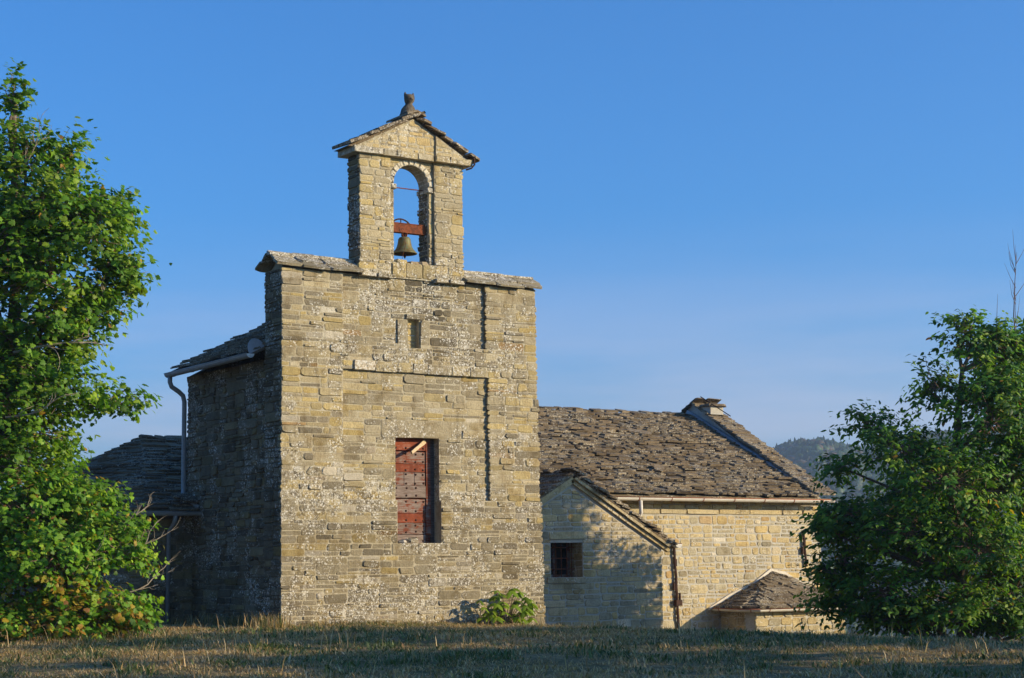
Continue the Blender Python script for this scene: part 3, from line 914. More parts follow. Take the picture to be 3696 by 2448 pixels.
# --- left apse (octagonal, low) -------------------------------------------------------
AX, AY, AE = .45, 9.25, 2.83
def octo(R, z): return [(AX + R * math.cos(math.radians(a)) / math.cos(math.radians(22.5)), AY + R * math.sin(math.radians(a)) / math.cos(math.radians(22.5)), z) for a in [22.5 + 45 * k for k in range(8)]]
lw = MB()
b0, b1 = octo(4.12, -.9), octo(4.12, 2.75)
lw.add(b0 + b1, [(i, (i + 1) % 8, 8 + (i + 1) % 8, 8 + i) for i in range(8)] + [tuple(range(8, 16))])
apse_wall = part(lw, 'side_apse_wall', M['mortar_shaded'])
half = 4.12 * math.tan(math.radians(22.5))
RA2 = math.radians(25.4)
Rr, hr = 4.50, (4.50) * math.tan(RA2)
ar = MB(); e0 = octo(Rr, AE); Fx0 = frame((0, 0, 0), (0, 1, 0), (0, 0, 1), (1, 0, 0))
ar.add(e0 + [(AX, AY, AE + hr)] + octo(Rr, AE - .06), [(i, (i + 1) % 8, 8) for i in range(8)] + [(9 + i, 9 + (i + 1) % 8, (i + 1) % 8, i) for i in range(8)])
ar.prism(Fx0, [(5.52, AE + .77 * math.tan(RA2) - .01), (AY, AE + hr - .01), (2 * AY - 5.52, AE + .77 * math.tan(RA2) - .01)], AX, 3.2)
apse_roof = part(ar, 'side_apse_roof', M['slate'])
for k, ang in enumerate((-90, -135, 180)):
    a = math.radians(ang); nrm = Vector((math.cos(a), math.sin(a), 0)); uu = Vector((-nrm.y, nrm.x, 0))
    if k < 2:
        F_ = frame(Vector((AX, AY, 0)) + nrm * 4.12 - uu * half, uu, (0, 0, 1), nrm)
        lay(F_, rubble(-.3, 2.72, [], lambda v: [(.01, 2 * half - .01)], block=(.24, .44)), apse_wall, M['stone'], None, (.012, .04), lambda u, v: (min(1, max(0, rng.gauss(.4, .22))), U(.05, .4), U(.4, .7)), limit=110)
    vv = (-nrm * math.cos(RA2) + Vector((0, 0, math.sin(RA2)))); nn = nrm * math.sin(RA2) + Vector((0, 0, math.cos(RA2)))
    F_ = frame(Vector((AX, AY, AE)) + nrm * Rr, uu, vv, nn)
    sl_ = Rr / math.cos(RA2)
    tn = Rr * math.tan(math.radians(22.5)) + .02
    slates(F_, 0, sl_ - .06, lambda v: (-tn * (1 - v / sl_), tn * (1 - v / sl_) if k else (-.30 if v < .82 else 2.6)), apse_roof, M['slate'], expo=(.17, .23), width=(.3, .75), thick=(.03, .055), limit=100, lift=.06)
m_ = MB().add(octo(.25, AE + hr - .08) + octo(.2, AE + hr - .0), [(i, (i + 1) % 8, 8 + (i + 1) % 8, 8 + i) for i in range(8)] + [tuple(range(8, 16))], (.5, .5, 1.)); m_.build('cap_stone', M['slate'], apse_roof)
ge = octo(Rr + .07, AE - .03)
# corners in order: index 5 = 247.5 deg (front left), 6 = 292.5 deg (front right)
g_apse = gutter('gutter', [(ge[4][0], ge[4][1], AE - .05), (ge[5][0], ge[5][1], AE - .04), (.24, ge[5][1], AE - .03)], [(math.cos(math.radians(225)), math.sin(math.radians(225)), 0), (0, -1, 0)], M['gutter_grey'], .09, 1.2, 'grey gutter of the low side apse')
dp = part(MB().tube([(-.55, ge[5][1], AE - .1), (-.56, ge[5][1] + .08, AE - .3), (-.58, AY - 4.22, AE - .5), (-.60, AY - 4.22, -.3)], .055, 10), 'downpipe', M['gutter_grey'], smooth=True)
dp['label'] = 'grey downpipe on the wall of the low side apse'
lean = part(MB().tube([(-.05, 5.10, 3.20), (.05, 4.82, 2.98), (.10, 4.72, 2.93)], .055, 8), 'downpipe_shoe', M['gutter_grey'], smooth=True)
for q, (x, y, rz) in enumerate(((-.25, 5.02, .3), (-.02, 4.86, -.2))):
    m_ = MB(); c_, s_ = math.cos(rz), math.sin(rz)
    F_ = frame((x, y, 2.97 + (y - 4.75) * .5 + .11), (c_, s_, 0), (-s_ * .9, c_ * .9, .45), (0, -.45, .9))
    m_.prism(F_, stone_poly(-.3, -.14, .3, .14, .03), -.035, .03, (.3, .4, .9))
    tag(m_.build('loose_slate', M['slate']), ['upper of two loose slates under the downpipe on the low apse roof', 'lower of two loose slates at the gutter of the low apse roof'][q], 'slate', 'loose slates on the apse roof')

# --- nave on the right -------------------------------------------------------------------
NY, NE, NR = 5.5, 5.05, 11.25
NX0, NX1 = 7.2, 22.5
FN = F_front(NY)
nv = MB().box((NX0, NY, -2.0), (NX1, 17.0, 3.35))
nave_wall = part(nv, 'nave_wall', M['mortar_grey'])
nave_wall['label'] = 'long yellow stone nave wall right of the front block'
def n_tint(u, v): return (min(1, max(0, rng.gauss(.52, .23))), U(0, .22), U(.88, 1.12))
nr_ = rubble(-.95, 2.86, [], lambda v: [(12.6, NX1 + U(-.02, .02))], block=(.26, .46), layer=(.09, .27), length=(.2, .66), gap=.046)
lay(FN, nr_, nave_wall, M['stone_warm'], None, (.006, .02), n_tint, limit=300, nearest=lambda u, v: 1.0 if u > 14 else .2)
x = 12.8
while x < NX1 - .1:                         # string course and frieze below the eave
    w = min(U(.6, 1.5), NX1 - x)
    vv, ff = stone_geo(FN, stone_poly(x + .008, 2.90, x + w - .008, 3.04, .006, (.03, .1)), 0, .04, .05)
    MB().add(vv, ff, (U(.35, .7), .1, U(.95, 1.1))).build('string_course_stone', M['stone_warm'], nave_wall)
    x += w
lay(FN, rubble(3.05, 3.33, [], lambda v: [(12.6, NX1)], block=(.12, .16), layer=(.1, .16), length=(.3, .8), gap=.02), nave_wall, M['stone_warm'], lambda u, v: .02, (.01, .025), n_tint, limit=40)
eb = MB().prism(FN, [(12.6, 3.34), (NX1 + .2, 3.34), (NX1 + .2, 3.42), (12.6, 3.42)], -.1, .33)
part(eb, 'eave_board', M['slate'])
T = math.tan(RS)
nd = MB()
Fx = frame((0, 0, 0), (0, 1, 0), (0, 0, 1), (1, 0, 0))
nd.prism(Fx, [(NE, 3.36), (2 * NR - NE, 3.36), (2 * NR - NE, 3.42), (NR, 3.42 + (NR - NE) * T), (NE, 3.42)], 7.3, 22.05)
nave_roof = part(nd, 'nave_roof', M['slate'])
nave_roof['label'] = 'broad stone slate roof of the nave'
FNR = frame((0, NE - .04, 3.42), (1, 0, 0), (0, math.cos(RS), math.sin(RS)), (0, -math.sin(RS), math.cos(RS)))
NSL = (NR - NE + .04) / math.cos(RS)
slates(FNR, 0, NSL - .02, lambda v: (7.5, 22.0), nave_roof, M['slate'], expo=(.14, .20), width=(.26, .66), thick=(.03, .06), limit=300, lift=.08, jitn=.025,
       nearest=lambda u, v: (1.3 - .1 * v) if u > 12.5 + .25 * v else .15)
x = 10.0                                   # ridge slabs
while x < 21.9:
    w = U(.4, .9)
    zr = 3.42 + (NR - NE) * T
    m_ = MB(); m_.prism(frame((0, 0, 0), (0, 1, 0), (0, 0, 1), (1, 0, 0)), [(NR - .34, zr - .13), (NR + .28, zr - .10), (NR + .2, zr + .06 + U(-.02, .03)), (NR - .3, zr - .03 + U(-.02, .02))], x, min(x + w, 21.95), (U(.3, .8), .5, U(.9, 1.1)))
    m_.build('ridge_slab', M['slate'], nave_roof)
    x += w + U(-.02, .03)
for q, (x, v, rz, a, b, lab) in enumerate(((18.17, 5.0, -.5, .42, .17, 'large loose slab lying askew high on the nave roof'), (16.59, 1.75, .9, .22, .2, 'small loose stone slab standing out low on the nave roof'))):
    c_, s_ = math.cos(rz), math.sin(rz)
    uu = Vector((c_, s_ * math.cos(RS), s_ * math.sin(RS))); vv_ = Vector((-s_, c_ * math.cos(RS), c_ * math.sin(RS))); nn = uu.cross(vv_)
    uu2 = (uu + nn * (.12 if q else .05)).normalized()
    m_ = MB(); m_.prism(frame(FNR(x, v, .12 if not q else .17), uu2, vv_, uu2.cross(vv_)), stone_poly(-a, -b, a, b, .05, (.1, .4)), -.02, .03, (.7, .3, 1.1))
    tag(m_.build('loose_slab', M['slate']), lab, 'slab', 'loose slabs on the nave roof')
# raised end gable with slate coping
par = MB()
zt = 3.42 + (NR - NE) * T
par.prism(Fx, [(NE + .42, 3.4), (NR, zt + .48), (2 * NR - NE - .4, 3.4)], 22.05, 22.62)
parapet = part(par, 'end_gable', M['mortar_grey'])
parapet['label'] = 'raised end gable wall covered with slates'
PS = math.atan2(zt + .50 - 3.50, NR - (NE - .02))
FP = frame((21.93, NE - .06, 3.47), (1, 0, 0), (0, math.cos(PS), math.sin(PS)), (0, -math.sin(PS), math.cos(PS)))
PL = (NR - NE) / math.cos(PS)
slates(FP, 0, PL, lambda v: (U(-.03, .03), .86 + U(-.05, .05)), parapet, M['slate'], expo=(.16, .22), width=(.35, .7), thick=(.03, .055), limit=150, lift=.06, tint=lambda u, v: (U(.4, 1), U(.3, .7), U(.95, 1.2)))
FP2 = frame((23.05, 2 * NR - NE, 3.47), (-1, 0, 0), (0, -math.cos(PS), math.sin(PS)), (0, math.sin(PS), math.cos(PS)))
slates(FP2, 0, PL, lambda v: (0, 1.12 + U(-.05, .05)), parapet, M['slate'], expo=(.2, .26), width=(.35, .7), limit=0, lift=.06)
fl = MB().prism(frame((21.95, NE + .5, 3.42 + .5 * T), (0, math.cos(RS), math.sin(RS)), (0, -math.sin(RS), math.cos(RS)), (-1, 0, 0)), [(0.9, .02), (NSL - .35, .02), (NSL - .35, .19), (0.9, .16)], -.10, .05)
part(fl, 'flashing', M['lead'])['label'] = 'blue-grey metal flashing along the end gable'
m_ = MB().box((22.02, NR - 1.0, zt + .05), (22.60, NR - .48, zt + .34), (.6, .6, 1.1)); cap = part(m_, 'gable_plinth', M['mortar_grey'])
vv, ff = stone_geo(FZ(zt + .34), stone_poly(21.93, NR - 1.12, 22.84, NR - .36, .03), 0, 0, .07); MB().add(vv, ff, (.4, .6, 1.)).build('cap_slab', M['slate'], cap)
MB().tube([(22.0, NR - .50, 7.22), (22.05, NR - 2.0, 6.42)], .018, 6).build('iron_rod', M['rust_dark'], cap)
g_nave = gutter('gutter', [(12.9, NE - .09, 3.36), (22.6, NE - .09, 3.36)], [(0, -1, 0)], M['gutter'], .10, 1.26, 'long cream half-round gutter with rusty rim along the nave eave')
dpn = part(MB().tube([(14.62, NE - .09, 3.27), (14.62, NE - .09, 2.9), (14.62, NE + .15, 2.62), (14.62, NY - .10, 2.4)], .06, 10), 'downpipe', M['gutter'], smooth=True)
dpn['label'] = 'short cream downpipe below the nave gutter'
# iron wall anchors
def anchor(x, z0, z1, col_z, label):
    mb = MB()
    n = 9; vv = []; pts = []
    for k in range(n):
        z = z1 + (z0 - z1) * k / (n - 1)
        pts.append((x + U(-.012, .012) + .012 * k, NY - .075, z))
    mb.tube(pts, [.045 + U(-.006, .008) for _ in pts], 6)
    for a, dx in ((.16, .05), (.44, -.04)):
        zz = z1 + (z0 - z1) * a
        mb.box((x + dx - .035, NY - .11, zz - .22), (x + dx + .02, NY - .05, zz))
    if col_z: mb.box((x - .03, NY - .16, col_z - .09), (x + .20, NY, col_z + .09)); mb.box((x + .14, NY - .12, col_z + .05), (x + .18, NY - .06, col_z + .30))
    o = part(mb, 'wall_anchor', M['rust_dark']); o['label'] = label
anchor(16.26, -.62, 1.92, .18, 'long rusty iron tie anchor on the nave wall')
anchor(21.66, 1.23, 2.35, None, 'short rusty iron tie anchor near the nave corner')

# --- gabled annex between front block and nave --------------------------------------------
QY, QX0, QX1, QA, QE = 3.0, 7.4, 13.80, 10.60, 1.98
FA = F_front(QY)
QS = (3.80 - QE) / (QX1 - QA)
WIN = (9.86, 1.02, 10.96, 2.08)
an = MB()
core(an, FA, QX0, -2.0, QX1 - .02, QE, [WIN], -.75, 0)
core(an, FA, QX0, -2.0, QX1 - .02, QE, [], -2.6, -.75)
an.prism(FA, [(QX0, QE), (WIN[0], QE), (WIN[0], QE + .1), (QX0, QE + .1)], -.7, -.001) if False else None
an.prism(FA, [(QX0, QE), (QX1 - .02, QE), (QA, 3.76)], -2.6, -.002)
annex = part(an, 'annex_wall', M['mortar_grey'])
annex['label'] = 'gabled annex wall with dappled tree shade'
def a_int(v):
    r = QX1 + U(-.02, .02); iv = [(QX0, r)]
    cut = []
    if WIN[1] < v < WIN[3]: cut.append((WIN[0], WIN[2]))
    if 2.08 < v < 2.30: cut.append((9.8, 11.12))
    for a, b in cut: iv = [q for x0, x1 in iv for q in ((x0, min(x1, a)), (max(x0, b), x1)) if q[1] - q[0] > .03]
    return iv
cl = [(QS, 1, QE + QS * QX1 - .30), (-QS, 1, QE - QS * QX0 + .02 - .30 + .0)]
ex = [special(9.81, 2.085, 11.10, 2.29, .04, (.55, .15, 1.05), 0, .5, FA), special(9.7, .86, 11.05, 1.015, .05, (.4, .3, .95), 0, .55, FA)]
lay(FA, rubble(-1.15, 3.75, [.86, 1.02, 2.08, 2.30], lambda v: [(QX0, 9.7), (11.05, QX1)] if .86 < v < 1.02 else a_int(v), block=(.24, .42), layer=(.09, .25), gap=.03), annex, M['stone_warm'], None, (.006, .022),
    lambda u, v: (min(1, max(0, rng.gauss(.5, .22))), U(0, .3), U(.85, 1.1)), clips=cl, extra=ex, limit=260, back_of=lambda r: .08 if r[2] > QX1 - .05 else .04)
lay(F_left(WIN[2], QY + .62), rubble(WIN[1], WIN[3], [], lambda v: [(0, .61)], block=(.16, .26), length=(.18, .4)), annex, M['stone_warm'], None, (.005, .022), lambda u, v: (U(.3, .7), U(.1, .4), U(.8, 1.)), limit=20)
m_ = MB(); F_t = frame((0, QY + .75, 0), (1, 0, 0), (0, 0, 1), (0, -1, 0))
# raking mouldings: two stepped stone bands each side
for side in (-1, 1):
    for (off, proud, th) in ((.0, .16, .13), (.17, .08, .10)):
        t = 0.
        Ln = math.hypot(QX1 + .25 - QA, (QX1 + .25 - QA) * QS)
        ang = math.atan(QS)
        d2 = (side * math.cos(ang), -math.sin(ang)); n2 = (side * math.sin(ang), math.cos(ang))
        apx = (QA, 3.80 + .10 - off)
        while t < Ln - .05:
            w = U(.5, 1.1)
            if Ln - t - w < .3: w = Ln - t
            if side < 0 and QA - (t + w) * math.cos(ang) < 7.45: break
            sag = .10 * max(0, (t / Ln - .55)) ** 1.3
            q = lambda s, n: (apx[0] + d2[0] * s + n2[0] * n, apx[1] + d2[1] * s + n2[1] * n + sag * 0)
            j = U(-.008, .008)
            poly = [q(t, -th + j), q(t + w - .008, -th + j), q(t + w - .008, j), q(t, j)]
            if side < 0: poly = poly[::-1]
            m_ = MB(); m_.prism(FA, poly, -.06, proud, (U(.4, .6), U(0, .3), U(.95, 1.12))); m_.build('raking_moulding', M['stone_warm'], annex)
            t += w
ard = MB()
ard.prism(FA, [(QX0 - .0, 3.83 - 3.2 * QS), (QA, 3.84), (QX1 + .38, 3.84 - (QX1 + .38 - QA) * QS), (QX1 + .38, 3.89 - (QX1 + .38 - QA) * QS), (QA, 3.90), (QX0, 3.89 - 3.2 * QS)], -5.2, .17)
annex_roof = part(ard, 'annex_roof', M['slate'])
QSA = math.atan(QS)
FAL = frame((7.42, QY + 5.0, 3.90 - (QA - 7.42) * QS), (0, -1, 0), (math.cos(QSA), 0, math.sin(QSA)), (-math.sin(QSA), 0, math.cos(QSA)))
slates(FAL, 0, (QA - 7.42) / math.cos(QSA) - .05, lambda v: (0, 5.20 + U(-.06, .06)), annex_roof, M['slate'], expo=(.18, .24), width=(.3, .65), thick=(.03, .055), limit=120, lift=.06)
FAR = frame((QX1 + .44, QY - .22, 3.90 - (QX1 + .44 - QA) * QS), (0, 1, 0), (-math.cos(QSA), 0, math.sin(QSA)), (math.sin(QSA), 0, math.cos(QSA)))
slates(FAR, 0, (QX1 + .44 - QA) / math.cos(QSA) - .05, lambda v: (U(-.06, .06), 5.0), annex_roof, M['slate'], expo=(.17, .22), width=(.3, .65), thick=(.045, .07), limit=120, lift=.09)
g_an = gutter('gutter', [(QX1 + .55, QY - .10, 1.93), (QX1 + .55, NY, 1.98)], [(1, 0, 0)], M['gutter'], .12, 1.1, 'cream gutter on the right eave of the annex')
MB().prism(frame((QX1 + .55, QY - .11, 1.93), (1, 0, 0), (0, 0, 1), (0, -1, 0)), [(.12 * math.cos(math.pi + math.pi * k / 10), .12 * math.sin(math.pi + math.pi * k / 10)) for k in range(11)], 0, .01).build('end_cap', M['gutter_white'], g_an)
# window
wf = MB()
WY = QY + .62
for a in ((9.86, 1.02, 9.94, 2.08), (10.88, 1.02, 10.96, 2.08), (9.94, 1.02, 10.88, 1.10), (9.94, 2.0, 10.88, 2.08), (10.37, 1.10, 10.44, 2.0)):
    wf.box((a[0], WY, a[1]), (a[2], WY + .07, a[3]))
win = part(wf, 'window', M['door']); win['label'] = 'small barred window deep in the annex wall'
for a, b in ((9.94, 10.37), (10.44, 10.88)):
    MB().box((a, WY + .04, 1.10), (b, WY + .05, 2.0)).build('pane', M['glass'], win)
for x in (9.95, 10.14, 10.33, 10.52, 10.71, 10.88): MB().tube([(x, WY - .20, 1.0), (x, WY - .20, 2.10)], .012, 6).build('bar', M['rust'], win)
for z in (1.25, 1.55, 1.85): MB().tube([(9.84, WY - .22, z), (10.98, WY - .22, z)], .014, 6).build('bar', M['rust'], win)

# --- low apse chapel against the nave wall ------------------------------------------------
CX0, CX1, CY, CZ = 18.12, 22.3, 4.12, -.02
cw = MB()
plan = [(CX0, NY), (CX0, CY + .25), (CX0 + .22, CY), (CX1 - .22, CY), (CX1, CY + .25), (CX1, NY)]
cw.add([(x, y, -2.2) for x, y in plan] + [(x, y, CZ - .05) for x, y in plan], [(i, i + 1, 7 + i, 6 + i) for i in range(5)] + [tuple(range(6, 12))])
chap = part(cw, 'chapel_wall', M['mortar_grey']); chap['label'] = 'low chapel wall built against the nave'
lay(F_front(CY), rubble(-1.2, CZ - .06, [], lambda v: [(CX0 + .18, CX1 - .2)], block=(.2, .26), layer=(.14, .24), length=(.3, .6), gap=.02), chap, M['stone_warm'], None, (.012, .03), lambda u, v: (U(.2, .7), U(0, .3), U(.8, 1.05)), limit=80)
lay(F_left(CX0, NY), rubble(-1.2, CZ - .06, [], lambda v: [(0, NY - CY - .22)], block=(.2, .26), length=(.3, .6), gap=.02), chap, M['stone_warm'], None, (.012, .03), lambda u, v: (U(.2, .7), U(0, .3), U(.8, 1.05)), limit=40)
AP = Vector((20.35, NY - .01, 1.0)); oh = .22
ev = [(CX0 - oh, NY), (CX0 - oh, CY + .15), (CX0 + .12, CY - oh), (CX1 - .12, CY - oh), (CX1 + oh, CY + .15), (CX1 + oh, NY)]
cr_ = MB()
cr_.add([(x, y, CZ) for x, y in ev] + [(x, y, CZ - .05) for x, y in ev] + [tuple(AP)], [(i, i + 1, 12) for i in range(5)] + [(6 + i, 7 + i, 1 + i, i) for i in range(5)] + [tuple(range(11, 5, -1))])
chap_roof = part(cr_, 'chapel_roof', M['slate'])
for i in range(5):
    a, b = Vector((*ev[i], CZ)), Vector((*ev[i + 1], CZ))
    uu = (b - a).normalized(); nn = uu.cross(AP - a).normalized()
    if nn.z < 0: nn = -nn
    vv_ = nn.cross(uu); Ls = (AP - a).dot(vv_); ua = (AP - a).dot(uu); W = (b - a).length
    slates(frame(a, uu, vv_, nn), -.04, Ls - .03, (lambda Ls, ua, W: lambda v: (ua * max(0, v) / Ls - .03, W + (ua - W) * max(0, v) / Ls + .03))(Ls, ua, W), chap_roof, M['slate'], expo=(.15, .2), width=(.28, .6), thick=(.03, .055), limit=80, lift=.055,
           tint=lambda u, v: (U(.3, .9), U(.3, .8), U(.9, 1.15)))
# mortar fillet where the roof meets the nave wall
sc = MB()
path = [(CX0 - .5, CZ - .05), (CX0 + .35, CZ + .32), (CX0 + 1.3, CZ + .70), (AP.x - .15, AP.z + .07), (AP.x + .5, AP.z - .02), (AP.x + 1.1, CZ + .72), (CX1 + .3, CZ + .1)]
top = [(x, z + .085 + .04 * math.sin(i * 2.3)) for i, (x, z) in enumerate(path)]
sc.prism(FN, path + top[::-1], 0, .07)
sc.build('mortar_fillet', M['mortar_white'], chap_roof)
gp = [(ev[0][0] - .08, NY, CZ + .0), (ev[1][0] - .08, ev[1][1], CZ - .02), (ev[2][0], ev[2][1] - .08, CZ - .03), (ev[3][0], ev[3][1] - .08, CZ - .03), (ev[4][0] + .08, ev[4][1], CZ - .02), (ev[5][0] + .08, NY, CZ)]
def outn(a, b):
    t = (Vector(b) - Vector(a)); t.z = 0; t.normalize(); return (t.y, -t.x, 0)
gutter('gutter', gp, [outn(gp[i], gp[i + 1]) for i in range(5)], M['gutter'], .085, 1.2, 'cream gutter round the low chapel roof')

# ------------------------------------------------------------------ bell and cat
bell = empty('church_bell', (3.57, .28, 9.0)); world_off['church_bell'] = Vector((3.57, .28, 9.0))
tag(bell, 'small greenish bronze bell hanging from a rusty iron beam in the arch', 'bell')
bx, by = 3.57, .28
prof = [(9.10, .315), (9.115, .32), (9.135, .30), (9.17, .265), (9.22, .225), (9.28, .195), (9.35, .175), (9.43, .16), (9.485, .15), (9.52, .125), (9.535, .08), (9.54, .02)]
MB().rings([(bx, by, 9.13, .27, .27), (bx, by, 9.105, .30, .30)] + [(bx, by, z, r, r) for z, r in prof], 28, caps=False).build('bell_body', M['bronze'], bell, smooth=True)
for z, r in ((9.19, .252), (9.46, .163)): MB().rings([(bx, by, z - .008, r - .01, r - .01), (bx, by, z, r + .004, r + .004), (bx, by, z + .008, r - .012, r - .012)], 28, caps=False).build('moulding_band', M['bronze'], bell, smooth=True)
MB().tube([(bx, by, 9.45), (bx + .01, by, 9.06)], .016, 8).rings([(bx + .01, by, 9.10, .012, .012), (bx + .01, by, 9.06, .034, .034), (bx + .01, by, 9.03, .03, .03), (bx + .01, by, 8.985, .006, .006)], 10).build('clapper', M['rust_dark'], bell, smooth=True)
cr = MB()
for a in range(4):
    t = a * math.pi / 2 + .4
    cr.tube([(bx + .05 * math.cos(t), by + .05 * math.sin(t), 9.53), (bx + .085 * math.cos(t), by + .085 * math.sin(t), 9.59), (bx + .05 * math.cos(t), by + .05 * math.sin(t), 9.66)], .018, 6)
cr.tube([(bx, by, 9.53), (bx, by, 9.66)], .035, 8); cr.build('crown', M['rust'], bell, smooth=True)
bm_ = MB().box((3.13, by - .07, 9.64), (4.19, by + .07, 9.86)); bm_.box((3.13, by - .085, 9.855), (4.19, by + .085, 9.872)); bm_.box((3.13, by - .085, 9.628), (4.19, by + .085, 9.645)); bm_.build('yoke_beam', M['rust'], bell)
wh = MB(); wp = [(bx + .36 * math.cos(t), by + .17, 9.66 + .36 * math.sin(t)) for t in [math.pi * (.06 + .88 * k / 14) for k in range(15)]]
wh.tube(wp, .020, 6)
for t in (.3, .5, .7): wh.tube([(bx, by + .17, 9.68), (bx + .36 * math.cos(math.pi * t), by + .17, 9.66 + .36 * math.sin(math.pi * t))], .014, 6)
wh.tube([(bx, by - .02, 9.80), (bx, by + .19, 9.70)], .02, 6)
wh.build('bell_wheel', M['rust_dark'], bell)
MB().tube([(3.40, by - .10, 9.80), (3.45, by - .12, 9.60), (3.43, by - .30, 9.3), (3.37, by - .22, 8.93)], .006, 5).build('pull_wire', M['rust'], bell)

kx, ky, kz = 3.68, .22, 12.66
cs = [(kx, ky, kz - .10, .23, .17), (kx, ky, kz - .02, .235, .18), (kx, ky, kz + .05, .22, .17), (kx, ky, kz + .13, .19, .155), (kx, ky - .01, kz + .20, .15, .13), (kx, ky - .015, kz + .25, .105, .10), (kx, ky - .02, kz + .28, .085, .085),
      (kx, ky - .03, kz + .31, .105, .10), (kx, ky - .04, kz + .35, .13, .12), (kx, ky - .04, kz + .42, .142, .125), (kx, ky - .035, kz + .48, .135, .115), (kx, ky - .03, kz + .515, .11, .09), (kx, ky - .03, kz + .53, .05, .04)]
cat = MB().rings(cs, 18)
for s in (-1, 1):
    cat.rings([(kx + s * .10, ky - .03, kz + .46, .05, .04), (kx + s * .112, ky - .03, kz + .53, .036, .026), (kx + s * .118, ky - .03, kz + .575, .008, .008)], 8)
    cat.rings([(kx + s * .075, ky - .165, kz - .06, .055, .045), (kx + s * .07, ky - .155, kz + .02, .042, .036), (kx + s * .055, ky - .12, kz + .14, .03, .03)], 8)
cat.rings([(kx, ky - .15, kz + .37, .05, .03), (kx, ky - .155, kz + .40, .045, .03), (kx, ky - .14, kz + .43, .02, .02)], 8)
cat.tube([(kx + .2, ky + .12, kz - .03), (kx + .24, ky, kz - .035), (kx + .19, ky - .14, kz - .04)], [.035, .035, .02], 6)
for v_ in range(len(cat.v)):
    p = cat.v[v_]; cat.v[v_] = (p[0] + U(-.006, .006), p[1] + U(-.006, .006), p[2] + U(-.005, .005))
tag(cat.build('cat_statue', M['cat'], smooth=True), 'dark stone seated cat figure on the peak of the bell gable', 'statue')

# ------------------------------------------------------------------ vegetation
def mesh_np(name, verts, polys_n, idx, colors, mat):
    """verts (N,3); idx flat loop indices, every polygon polys_n vertices"""
    me = bpy.data.meshes.new(name)
    nv, nl = len(verts), len(idx); npol = nl // polys_n
    me.vertices.add(nv); me.vertices.foreach_set('co', np.asarray(verts, np.float32).ravel())
    me.loops.add(nl); me.loops.foreach_set('vertex_index', np.asarray(idx, np.int32))
    me.polygons.add(npol)
    me.polygons.foreach_set('loop_start', np.arange(0, nl, polys_n, dtype=np.int32))
    me.update(calc_edges=True)
    at = me.attributes.new('tint', 'FLOAT_COLOR', 'POINT')
    ca = np.ones((nv, 4), np.float32); ca[:, :3] = colors
    at.data.foreach_set('color', ca.ravel())
    me.materials.append(mat)
    me.validate()
    return me

def norm(a): return a / np.maximum(np.linalg.norm(a, axis=-1, keepdims=True), 1e-9)
# leaf templates: fan of triangles round a centre; (along, across, lift)
def maple():
    o = [(0, 0), (.10, .30), (.02, .42), (.34, .36), (.48, .52), (.58, .24), (.74, .26), (1.0, 0)]
    o = o + [(x, -y) for x, y in o[-2:0:-1]]
    pts = [(.38, 0, .03)] + [(x, y, -.10 * abs(y) - .10 * x * x) for x, y in o]
    return np.array(pts), [(0, i + 1, (i + 1) % len(o) + 1) for i in range(len(o))]
def lance():
    o = [(0, 0), (.28, .20), (.6, .19), (1.0, 0), (.6, -.19), (.28, -.20)]
    pts = [(.45, 0, .05)] + [(x, y, -.12 * x * x) for x, y in o]
    return np.array(pts), [(0, i + 1, (i + 1) % 6 + 1) for i in range(6)]
def ovate():
    o = [(0, 0), (.2, .3), (.5, .33), (.8, .2), (1, 0), (.8, -.2), (.5, -.33), (.2, -.3)]
    pts = [(.4, 0, .04)] + [(x, y, -.1 * x * x) for x, y in o]
    return np.array(pts), [(0, i + 1, (i + 1) % 8 + 1) for i in range(8)]

def leaf_object(name, P, D, Nn, S, C, tmpl, parent, mat):
    T_, tris = tmpl
    D = norm(D); B = norm(np.cross(Nn, D)); Nn = np.cross(D, B)
    k = len(T_)
    V = P[:, None, :] + S[:, None, None] * (T_[None, :, 0:1] * D[:, None, :] + T_[None, :, 1:2] * B[:, None, :] + T_[None, :, 2:3] * Nn[:, None, :])
    V = V.reshape(-1, 3)
    t = np.array(tris, np.int32)
    idx = (t[None] + (np.arange(len(P)) * k)[:, None, None]).ravel()
    me = mesh_np(name, V - np.array(parent.location), 3, idx, np.repeat(C, k, 0), mat)
    o = bpy.data.objects.new(name, me); link(o, parent)
    return o

GREEN = np.array([[.068, .145, .013], [.088, .178, .015], [.115, .21, .017], [.05, .115, .012], [.155, .225, .02]])
YELLOW = np.array([[.42, .30, .03], [.36, .20, .03], [.30, .26, .04]])
BROWN = np.array([[.20, .10, .03], [.28, .13, .04]])

